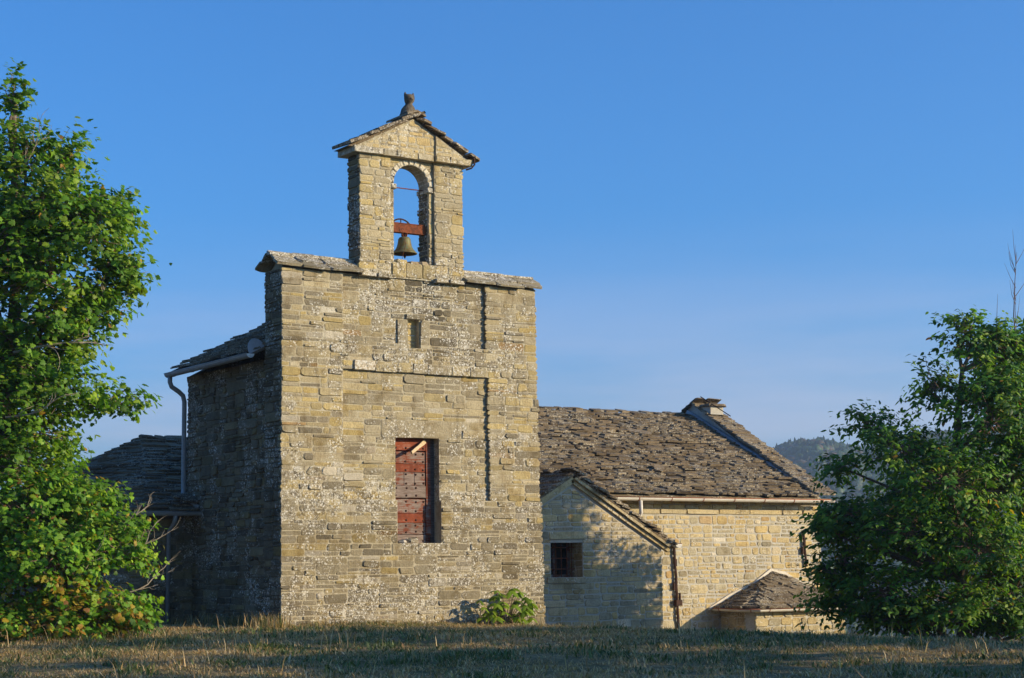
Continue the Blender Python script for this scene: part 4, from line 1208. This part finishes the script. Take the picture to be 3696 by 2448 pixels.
SUNV = np.array(SUN_DIR)
def tree(name, base, trunk, lobes, tmpl, size, label, cat, sprays, leaves=11, spray_len=.55, droop=.25, greens=GREEN, yellow=.02, group=None, trunk_r=.2, seed=1, yellow_zone=None, crown='crown', reach=1.0, bright=1.0, flat=1.0):
    g = np.random.default_rng(seed); rr = random.Random(seed)
    root = empty(name, base); world_off[root.name] = Vector(base)
    tag(root, label, cat, group)
    wood = MB()
    tp = [Vector(p) for p in trunk]
    wood.tube(tp, [trunk_r * (1 - .75 * i / (len(tp) - 1)) for i in range(len(tp))], 8)
    Ps, Ds, Ns, Cs = [], [], [], []
    twg = MB()
    for li, (cx, cy, cz, rx, rz) in enumerate(lobes):
        c = Vector((cx, cy, cz))
        # limb from the trunk at a lower point
        cand = [p for p in tp if p.z < cz - .2] or tp[:1]
        st = min(cand, key=lambda p: (p - c).length + .5 * abs(p.z - (cz - .35 * (c - p).length)))
        mid = st.lerp(c, .5) + Vector((rr.uniform(-.2, .2), rr.uniform(-.2, .2), rr.uniform(-.1, .25)))
        lr = min(.075, .03 + .02 * rx) * (trunk_r / .2) ** .5
        wood.tube([st, mid, c], [lr * 1.3, lr, lr * .55], 6)
        vol = rx * rx * rz
        ns = max(6, int(sprays * (rx * rz + .25 * rx * rx)))
        dirs = norm(g.normal(size=(ns, 3)) * np.array([1, 1, .9]))
        dirs[:, 2] = np.where(dirs[:, 2] < -.55, -dirs[:, 2], dirs[:, 2])
        rad = (.45 + .62 * g.random(ns) ** .6) * reach
        tips = np.array(c) + dirs * rad[:, None] * np.array([rx, rx * 1.0, rz])
        for j in range(ns):
            tip = tips[j]; d = dirs[j]
            root_pt = np.array(c) + d * rad[j] * np.array([rx, rx, rz]) * .15
            dd = norm(d * np.array([1, 1, flat]) + np.array([0, 0, .25 * flat]) + g.normal(size=3) * .35 * np.array([1, 1, flat]))
            L_ = spray_len * g.uniform(.6, 1.3)
            s0 = tip - dd * L_ * .6
            if rr.random() < .5:
                twg.tube([root_pt, (root_pt + s0) / 2 + g.normal(size=3) * .05, s0, tip], [.014, .011, .007, .003], 4, cap=False)
            n = int(leaves * g.uniform(.7, 1.3))
            t = np.linspace(0, 1, n)
            side = norm(np.cross(dd, np.array([0, 0, 1.]) + g.normal(size=3) * .2))
            sgn = np.where(np.arange(n) % 2, 1., -1.)[:, None]
            pts = s0 + dd * (t[:, None] * L_) + np.array([0, 0, -1]) * (droop * .5 * L_ * t[:, None] ** 2) + g.normal(size=(n, 3)) * .05
            ld = dd * .55 + side * sgn * .8 + np.array([0, 0, -1.]) * droop * g.uniform(.4, 1.8, (n, 1)) + g.normal(size=(n, 3)) * .25
            ln_ = np.array([0, 0, .5]) + d * .75 + SUNV * .6 + g.normal(size=(n, 3)) * .42
            Ps.append(pts); Ds.append(ld); Ns.append(ln_)
            tone = greens[g.integers(len(greens))] * g.uniform(.8, 1.25)
            cc = tone * g.uniform(.8, 1.35, (n, 1)) * bright * 1.3
            yz = yellow + (yellow_zone(tip) if yellow_zone else 0)
            ym = g.random(n) < (yz * (4 if g.random() < .25 else .4))
            cc = np.where(ym[:, None], YELLOW[g.integers(len(YELLOW), size=n)], cc)
            bmk = g.random(n) < yz * .25
            cc = np.where(bmk[:, None], BROWN[g.integers(len(BROWN), size=n)], cc)
            Cs.append(cc)
    P = np.concatenate(Ps); D = np.concatenate(Ds); Nn = norm(np.concatenate(Ns)); C = np.concatenate(Cs)
    S = size * g.uniform(.5, 1.3, len(P))
    wood.build('trunk', M['bark'], root)
    twg.build('twigs', M['twig'], root)
    leaf_object(crown, P, D, Nn, S, C, tmpl, root, M['leaf'])
    return root

LEFT = [(-6.0, -3.4, 6.4, .6, .5), (-5.15, -3.3, 7.15, .4, .4), (-6.9, -3.5, 6.3, .8, .6), (-5.9, -3.6, 8.6, .55, .5), (-7.9, -3.2, 7.6, .9, 1.0), (-7.8, -3.2, 4.6, .8, .8), (-7.46, -2.65, 10.65, .28, .8), (-7.35, -3.16, 9.54, .61, .7), (-6.53, -3.13, 9.64, .50, .62), (-7.1, -3.77, 8.48, 1.0, .77), (-6.44, -4.15, 7.96, .88, .72), (-5.36, -3.42, 8.45, .34, .55), (-5.56, -3.49, 7.5, .6, .66), (-7.23, -3.72, 7.09, .95, .8), (-5.75, -3.26, 6.85, .62, .55), (-7.23, -3.04, 5.88, .7, .62), (-6.33, -3.28, 5.75, .68, .42), (-6.89, -3.38, 5, 1.0, .55), (-5.5, -2.88, 4.75, .88, .36), (-6.98, -2.94, 4.08, .8, .65), (-6.1, -2.18, 3.81, .45, .4), (-7.2, -3.0, 3.35, .8, .5), (-6.6, -3.0, 3.2, .55, .4), (-8.13, -1.86, 8.53, 1.06, 2.1), (-8.11, -1.46, 5.91, 1.23, 1.7), (-7.69, -1.41, 3.72, 1.06, 1.06), (-6.7, -1.2, 7.9, .9, 1.3), (-6.6, -.9, 5.2, 1.1, 1.1), (-9.47, -1.27, 6.73, 1.3, 2.1), (-8.95, -.62, 4.18, 1.32, 1.3)]
lt = tree('maple_tree', (-7.6, -1.9, .0), [(-7.6, -1.9, -.3), (-7.55, -1.95, 1.5), (-7.5, -2.1, 3.5), (-7.3, -2.3, 5.5), (-7.25, -2.5, 7.5), (-7.4, -2.6, 9.6), (-7.45, -2.65, 11.0)], LEFT, maple(), .125,
     'tall green maple tree at the left edge, standing over the yellowing bush', 'tree', 138, leaves=12, spray_len=.7, seed=3, trunk_r=.2, yellow=.008, reach=1.08, flat=.7)
BUSH = [(-6.9, -4.7, .28, .9, .32), (-5.8, -4.7, .28, .6, .3), (-7.8, -4.3, .3, .8, .35), (-5.25, -4.3, .3, .35, .28), (-7.44, -3.84, 2.5, .85, .85), (-6.55, -3.99, 2.6, .7, .6), (-5.75, -3.62, 2.7, .45, .35), (-7.07, -4.3, 1.5, 1.05, .85), (-5.95, -4.41, 1.7, .65, .75), (-5.22, -4.09, 1.75, .28, .8), (-6.44, -4.49, .62, 1.05, .45), (-5.3, -4.24, .6, .32, .42), (-7.32, -3.63, .55, .75, .46), (-8.04, -2.67, 1.5, 1.0, 1.1), (-6.4, -2.7, 1.7, .8, .9)]
lb = tree('leafy_bush', (-6.5, -3.6, .0), [(-6.5, -3.6, -.2), (-6.55, -3.7, .8), (-6.6, -3.8, 1.8), (-6.7, -3.8, 2.6)], BUSH, maple(), .115,
     'bush with yellowing leaves at the foot of the left maple tree', 'bush', 200, leaves=11, spray_len=.5, seed=5, trunk_r=.09, yellow=.05, crown='foliage', flat=.8,
     yellow_zone=lambda p: .26 * (p[2] < 1.25) * (p[0] < -5.7), bright=1.2)
RIGHT = [(18.0, -5.9, 7.25, .65, .55), (19.05, -5.9, 7.1, .6, .55), (19.0, -5.7, -.3, 1.2, .55), (18.2, -6.3, -.25, 1.1, .5), (20.1, -6.2, -.3, 1.1, .6), (14.6, -2.95, 2.35, .6, .42), (14.7, -2.75, 1.15, .5, .42), (14.95, -2.6, .25, .6, .5), (19.4, -6.2, 5.4, .9, 1.1), (19.4, -6.2, 3.0, .9, 1.1), (18.6, -6.4, 4.3, 1.0, .9), (18.3, -5.9, 6.85, .75, .8), (18.2, -6.2, 5.6, .95, .9), (17.4, -6.3, 5.9, .8, .75), (19.2, -6.0, 6.9, .7, .8), (15.2, -3.3, .75, .6, .55), (15.0, -3.0, 2.0, .6, .5), (15.9, -4.0, -.1, .9, .55), (17.25, -5.61, 7.1, .75, .95), (18.75, -5.6, 6.3, .8, 1.0), (16.3, -5.35, 5.75, .7, .95), (17.18, -6.42, 4.83, 1.25, 1.15), (15.68, -3.58, 4.9, .8, .7), (15.28, -5.02, 4.15, 1.1, .9), (15.04, -3.21, 3.8, .62, .6), (16.06, -6.02, 3.27, 1.5, 1.1), (18.44, -5.81, 3.2, 1.26, 1.37), (14.99, -3.35, 2.57, 1.0, .7), (14.7, -2.8, 2.59, .48, .42), (15.35, -4.98, 2.08, 1.35, 1.0), (16.71, -6.21, 1.61, 1.5, 1.15), (14.95, -3.12, 1.33, .7, .6), (15.32, -4.48, .5, 1.35, .9), (16.82, -5.45, .18, 1.5, .85), (18.7, -5.57, .48, 1.26, 1.2), (15.35, -2.95, .05, .7, .5), (16.3, -3.6, -.2, 1.1, .6), (17.6, -4.6, -.25, 1.2, .6), (15.0, -2.6, .75, .55, .5), (19.3, -5.4, 4.6, .75, 1.2), (19.5, -5.2, 1.2, .8, 1.1), (18.43, -3.53, 2.71, 1.9, 1.9), (17.06, -2.9, 1.9, 1.4, 1.4), (19.2, -4.2, 2.3, 1.2, 1.9)]
RG = np.array([[.045, .11, .015], [.06, .145, .017], [.09, .185, .018], [.036, .09, .015], [.14, .215, .02]])
rt = tree('hornbeam_tree', (17.4, -5.0, -.9), [(17.4, -5.0, -1.1), (17.4, -5.0, .8), (17.3, -5.1, 2.4), (17.2, -5.2, 4.2), (17.2, -5.35, 5.4), (17.22, -5.5, 6.3)], RIGHT, lance(), .19,
     'dense dark green tree on the right in front of the chapel and nave corner', 'tree', 66, leaves=15, spray_len=.95, droop=.45, flat=.45, greens=RG, yellow=.012, seed=8, trunk_r=.22)
bt = MB()
def twig_path(pts, r0):
    bt.tube(pts, [r0 * (1 - .8 * i / (len(pts) - 1)) for i in range(len(pts))], 5)
twig_path([(18.6, -6.2, 6.9), (18.35, -6.35, 7.7), (18.28, -6.5, 8.6), (18.30, -6.6, 9.4)], .022)
for k in range(14):
    h = U(.1, .95); p = Vector((18.55 - .3 * h, -6.2 - .4 * h, 7.0 + 2.3 * h)); d = Vector((U(-.5, .5), U(-.4, .4), U(.3, .9)))
    twig_path([p, p + d * .4, p + d * .75 + Vector((U(-.1, .1), 0, .15))], .010)
twig_path([(17.9, -6.1, 6.9), (17.85, -6.2, 7.6), (17.88, -6.25, 8.3)], .014)
twig_path([(16.4, -5.3, 5.8), (16.1, -5.3, 6.4), (16.05, -5.3, 6.7)], .012)
o = bt.build('bare_twigs', M['twig'], rt); o['label'] = 'bare reddish twigs rising above the crown'

# trees standing out of frame on the right; their shade lies across the meadow
def shade_tree(x, y, h, seed, label):
    g = random.Random(seed); z0 = float(ground_z(x, y))
    lob = []
    for k in range(19):
        t = g.uniform(.14, .93); r = h * .26 * (1 - (t - .45) ** 2 * 2.0); a = g.uniform(0, 6.28)
        lob.append((x + r * .6 * math.cos(a), y + r * .6 * math.sin(a), z0 + h * t, h * .15, h * .10))
    tree('maple_tree', (x, y, z0), [(x, y, z0 - .2), (x, y, z0 + h * .3), (x, y, z0 + h * .6), (x, y, z0 + h * .9)], lob, ovate(), .30, label, 'tree', 17, leaves=9, spray_len=.8, seed=seed, trunk_r=.2, group='trees beyond the right edge')
for i, (p_, H_) in enumerate(((5.8, 7.4), (2.8, 8.7), (-.4, 9.5), (-3.8, 10.0), (-7.4, 9.7), (-11.2, 9.4), (-15.2, 10.4))):
    q_ = 30 + (i % 3 - 1) * 1.2
    shade_tree(.743 * p_ + .669 * q_, .669 * p_ - .743 * q_, H_, 40 + i, 'leafy tree off the right edge, %s of the row counted from the church' % ['first', 'second', 'third', 'fourth', 'fifth', 'sixth', 'seventh'][i])

# bare grey branches showing through the foliage on the left
def dead_branches(root, starts, label):
    def grow(mb, p, d, ln, r, lev):
        pts = [p]; q = Vector(p)
        for k in range(4):
            d = (d + Vector((U(-.3, .3), U(-.3, .3), U(-.2, .25)))).normalized(); q = q + d * ln / 4; pts.append(q.copy())
            if lev and rng.random() < .8: grow(mb, q.copy(), (d + Vector((U(-.9, .9), U(-.6, .6), U(-.5, .7)))).normalized(), ln * U(.35, .6), r * .55, lev - 1)
        mb.tube(pts, [r * (1 - .17 * i) for i in range(5)], 5)
    for (p, d, ln, r) in starts:
        mb = MB(); grow(mb, Vector(p), Vector(d), ln, r, 2)
        o = mb.build('dead_branch', M['dead'], root); o['label'] = label
M['dead'] = simple('grey_dead_wood', (.30, .25, .19), .9, .1, .3, 14)
dead_branches(lt, [((-7.6, -3.4, 5.6), (.5, -.6, .2), 1.3, .03), ((-7.2, -3.6, 7.3), (.4, -.4, .6), 1.1, .025), ((-7.5, -3.3, 9.2), (.3, -.4, .6), .9, .02), ((-7.8, -3.6, 4.3), (.5, -.5, .1), 1.0, .022), ((-6.2, -3.6, 6.3), (.6, -.2, .7), .9, .022)], 'bare grey branch inside the crown')
dead_branches(lb, [((-5.8, -4.4, 1.5), (.8, -.3, .3), .9, .018), ((-5.6, -4.5, .9), (.8, -.2, .2), .8, .016), ((-6.8, -4.9, 1.2), (.5, -.4, .4), .8, .016), ((-5.7, -4.2, 2.2), (.8, -.2, .35), .7, .014)], 'bare grey twig sticking out of the bush')

# bright shrub at the foot of the front wall
def palmate_shrub():
    root = empty('young_shrub', (6.05, -.38, -.2)); world_off[root.name] = Vector((6.05, -.38, -.2))
    tag(root, 'bright green young shrub with large hanging leaves at the foot of the front wall', 'shrub')
    g = np.random.default_rng(21); st = MB()
    P, D, Nn, S, C = [], [], [], [], []
    for k in range(46):
        b = np.array([6.05 + g.normal() * .06, -.38 + g.normal() * .05, -.2])
        a = g.uniform(-1, 1); h = g.uniform(.15, 1.12) * (1 - .3 * abs(a))
        tip = b + np.array([a * .74 + g.normal() * .1, -.15 + g.uniform(-.3, .2), h])
        st.tube([b, b + (tip - b) * .5 + np.array([0, 0, .08]), tip], [.012, .009, .005], 5)
        nl = g.integers(4, 7)
        for q in range(nl):
            an = (q / nl) * 6.28 + g.uniform(-.2, .2)
            d = np.array([math.cos(an), math.sin(an), -.55 + g.uniform(-.4, .3)])
            P.append(tip); D.append(d); Nn.append(np.array([0, -.25, 1.]) + g.normal(size=3) * .2); S.append(g.uniform(.17, .30)); C.append(np.array([.20, .30, .022]) * g.uniform(.7, 1.25))
    st.build('stem', M['bark'], root)
    leaf_object('foliage', np.array(P), np.array(D), norm(np.array(Nn)), np.array(S), np.array(C), lance(), root, M['leaf'])
palmate_shrub()

# ------------------------------------------------------------------ grass
def grass():
    g = np.random.default_rng(31)
    def scatter(n, dlo, dhi, pad=1.5):
        d = dlo + (dhi - dlo) * g.random(n) ** .8
        s = (g.random(n) * 2 - 1) * (d * .2818 + pad)
        x = CAM.x + FH[0] * d + RH[0] * s; y = CAM.y + FH[1] * d + RH[1] * s
        return x, y
    def inside(x, y):
        return ((x > .05) & (x < 7.4) & (y > .0)) | ((x > 7.3) & (x < 13.8) & (y > 3.0)) | ((x > 7.3) & (y > 5.5))
    X, Y = [], []
    x, y = scatter(11500, 20.5, 50)          # tufts
    keep = ~inside(x, y); x, y = x[keep], y[keep]
    patch = np.sin(x * .8 + 1.3 * np.sin(y * .5)) * np.cos(y * .9 + .7 * np.sin(x * .6))
    lush = np.clip(.12 + .95 * patch + g.normal(size=len(x)) * .25, 0, 1)      # 0 dry straw, 1 green
    tall = 1 + 1.1 * (g.random(len(x)) < .05 + .12 * (lush > .75))
    k = 24
    tx = np.repeat(x, k) + g.normal(size=len(x) * k) * .085; ty = np.repeat(y, k) + g.normal(size=len(x) * k) * .085
    tl = np.repeat(lush, k)
    hgt = np.repeat(g.uniform(.025, .075, len(x)) * tall, k) * g.uniform(.5, 1.4, len(tx))
    # taller fringe along the foot of the walls
    def fringe(p, q, n, hh, sp=.10):
        t = g.random(n); fx = p[0] + (q[0] - p[0]) * t + g.normal(size=n) * sp * .3; fy = p[1] + (q[1] - p[1]) * t - np.abs(g.normal(size=n)) * sp
        return fx, fy, hh * g.uniform(.3, 1.2, n) * (.5 + .8 * (np.sin(t * 37) * np.sin(t * 91 + 1) > .1)), g.uniform(0, .7, n)
    fr_ = [fringe((0, -.05), (7.5, -.05), 3600, .10, .2), fringe((-.15, .3), (-.15, 5.0), 2600, .24, .25), fringe((-4.8, 4.6), (-.1, 4.9), 2200, .2, .3), fringe((7.5, 2.8), (13.8, 2.8), 2200, .16, .3), fringe((13.8, 2.0), (22, 3.4), 3000, .16, .5), fringe((-7.8, -5.0), (-4.8, -4.8), 1800, .15, .3), fringe((-1.0, -.5), (.0, -.2), 700, .32, .25)]
    tx = np.concatenate([tx] + [q[0] for q in fr_]); ty = np.concatenate([ty] + [q[1] for q in fr_]); hgt = np.concatenate([hgt] + [q[2] for q in fr_]); tl = np.concatenate([tl] + [q[3] for q in fr_])
    # lone tall stalks
    sx, sy = scatter(420, 21, 46); kp = ~inside(sx, sy); sx, sy = sx[kp], sy[kp]
    tx = np.concatenate([tx, sx]); ty = np.concatenate([ty, sy]); hgt = np.concatenate([hgt, g.uniform(.2, .5, len(sx))]); tl = np.concatenate([tl, np.zeros(len(sx))])
    wx, wy = scatter(230, 20.8, 40); kp = ~inside(wx, wy); wx, wy = wx[kp], wy[kp]
    kw = 46; sp_ = np.repeat(g.uniform(.08, .3, len(wx)), kw)
    wtx = np.repeat(wx, kw) + g.normal(size=len(wx) * kw) * sp_; wty = np.repeat(wy, kw) + g.normal(size=len(wx) * kw) * sp_
    nw = len(wtx)
    tx = np.concatenate([tx, wtx]); ty = np.concatenate([ty, wty]); hgt = np.concatenate([hgt, np.repeat(g.uniform(.06, .17, len(wx)), kw) * g.uniform(.4, 1.2, nw)]); tl = np.concatenate([tl, np.full(nw, 1.25)])
    n = len(tx); z = ground_z(tx, ty) - .01
    a = g.random(n) * 6.28; lean_ = g.uniform(.3, 1.9, n) * hgt * np.where(hgt > .18, .35, 1)
    w = g.uniform(.004, .010, n); w[n - nw:] = g.uniform(.008, .02, nw)
    ca, sa = np.cos(a), np.sin(a)
    b0 = np.stack([tx - sa * w, ty + ca * w, z], 1); b1 = np.stack([tx + sa * w, ty - ca * w, z], 1)
    mx = np.stack([tx + ca * lean_ * .4, ty + sa * lean_ * .4, z + hgt * .6], 1)
    m0 = mx - np.stack([sa * w, -ca * w, 0 * w], 1) * .7; m1 = mx + np.stack([sa * w, -ca * w, 0 * w], 1) * .7
    tp = np.stack([tx + ca * lean_, ty + sa * lean_, z + hgt * g.uniform(.8, 1., n)], 1)
    V = np.stack([b0, b1, m1, m0, tp], 1).reshape(-1, 3)
    tri = np.array([[0, 1, 2], [0, 2, 3], [3, 2, 4]], np.int32)
    idx = (tri[None] + (np.arange(n) * 5)[:, None, None]).ravel()
    straw = np.array([[.56, .39, .18], [.45, .31, .145], [.60, .46, .25], [.36, .225, .105]])[g.integers(4, size=n)]
    grn = np.array([[.12, .17, .05], [.09, .13, .04], [.17, .19, .07]])[g.integers(3, size=n)]
    f = (g.random(n) < tl * .75)[:, None]
    C = np.where(f, grn, straw) * g.uniform(.6, 1.2, (n, 1))
    me = mesh_np('dry_grass', V, 3, idx, np.repeat(C, 5, 0), M['grass'])
    o = bpy.data.objects.new('dry_grass', me); link(o)
    tag(o, 'dry straw-coloured meadow grass with green patches before the church', 'grass', kind='stuff')
grass()

# ------------------------------------------------------------------ far hill with its wood
HD = 1350.
def hill_h(az, d):
    """height above eye of the slope at bearing az (radians right of the view axis) and distance d"""
    crest = np.interp(np.degrees(az), [-60, -20, 2, 5, 7.2, 8.4, 9.6, 11, 14, 20, 40, 70], [-30, -30, -20, 32, 69, 81, 87, 83, 90, 100, 60, 20])
    prof = sstep(520, HD, d) * (1 - .35 * sstep(HD, HD + 700, d))
    return -62 + (crest + 60) * prof + 3.0 * np.sin(az * 90 + d * .01) * prof
azs = np.radians(np.linspace(-50, 60, 140)); dss = np.concatenate([np.linspace(500, HD, 26), np.linspace(HD + 40, 2050, 10)])
A_, D_ = np.meshgrid(azs, dss)
hx = CAM.x + D_ * (FH[0] * np.cos(A_) + RH[0] * np.sin(A_)); hy = CAM.y + D_ * (FH[1] * np.cos(A_) + RH[1] * np.sin(A_)); hz = hill_h(A_, D_)
na, nd_ = len(azs), len(dss)
hm = MB(); hm.v = np.stack([hx.ravel(), hy.ravel(), hz.ravel()], 1).tolist(); hm.c = [(.5, .5, .5)] * len(hm.v)
hm.f = [(j * na + i, j * na + i + 1, (j + 1) * na + i + 1, (j + 1) * na + i) for j in range(nd_ - 1) for i in range(na - 1)]
hm.build('hill', M['hill'], centre=False, smooth=True, kind='structure')
def forest():
    g = np.random.default_rng(77)
    VV, II, CC = [], [], []; off = 0
    n = 5200
    az = np.radians(g.uniform(5.5, 18, n)); d = 760 + (HD + 60 - 760) * g.random(n) ** .6
    skyl = g.random(n) < .10
    d = np.where(skyl, HD + g.uniform(-25, 15, n), d)
    h0 = hill_h(az, d)
    for i in range(n):
        con = g.random() < (.55 if skyl[i] else .25)
        T_, F_ = CR[con]
        H = g.uniform(5, 11) if con else g.uniform(4, 9); W = H * (g.uniform(.45, .75) if con else g.uniform(.8, 1.3))
        if skyl[i]: W *= g.uniform(.6, .9)
        P = T_ * np.array([W, W, H]) * (1 + .3 * g.normal(size=(len(T_), 3)) * np.array([1, 1, .2]))
        cx = CAM.x + d[i] * (FH[0] * math.cos(az[i]) + RH[0] * math.sin(az[i])); cy = CAM.y + d[i] * (FH[1] * math.cos(az[i]) + RH[1] * math.sin(az[i]))
        VV.append(P + np.array([cx, cy, h0[i] - .5])); II.append(F_ + off); off += len(T_)
        base = np.array([.03, .06, .022]) if con else (np.array([.06, .11, .028]) if g.random() < .85 else np.array([.13, .095, .05]))
        CC.append(np.tile(base * g.uniform(.6, 1.35), (len(T_), 1)))
    me = mesh_np('forest', np.concatenate(VV), 3, np.concatenate(II).ravel(), np.concatenate(CC), M['leaf'])
    o = bpy.data.objects.new('forest', me); link(o)
    tag(o, 'far hazy wood covering the hill behind the church', 'forest', kind='stuff')
def _crowns():
    out = {}
    for conifer in (True, False):
        rg = [(0.05, .10), (.18, .42), (.45, .34), (.72, .2)] if conifer else [(.05, .2), (.25, .46), (.55, .5), (.82, .32)]
        n = 7; v = []; f = []
        for (z, r) in rg:
            for k in range(n): v.append((r * math.cos(6.283 * k / n), r * math.sin(6.283 * k / n), z))
        v.append((0, 0, 1.0))
        for i in range(3):
            for k in range(n):
                q = (i * n + k, i * n + (k + 1) % n, (i + 1) * n + (k + 1) % n, (i + 1) * n + k)
                f += [(q[0], q[1], q[2]), (q[0], q[2], q[3])]
        for k in range(n): f.append((3 * n + k, 3 * n + (k + 1) % n, 4 * n))
        out[conifer] = (np.array(v), np.array(f))
    return out
CR = _crowns()
forest()

# ------------------------------------------------------------------ air
hz_ = MB().box((-2350, -2350, -75), (2350, 2350, 135))
hm_ = NT('haze')
pv = hm_.n('VolumePrincipled', {'Color': (.62, .80, 1.0, 1), 'Density': .00025, 'Anisotropy': .3})
hm_.t.links.new(pv.outputs[0], hm_.out.inputs['Volume'])
haze = hz_.build('haze', hm_.m, centre=False, kind='stuff')
tag(haze, 'thin pale blue haze over the valley', 'haze')
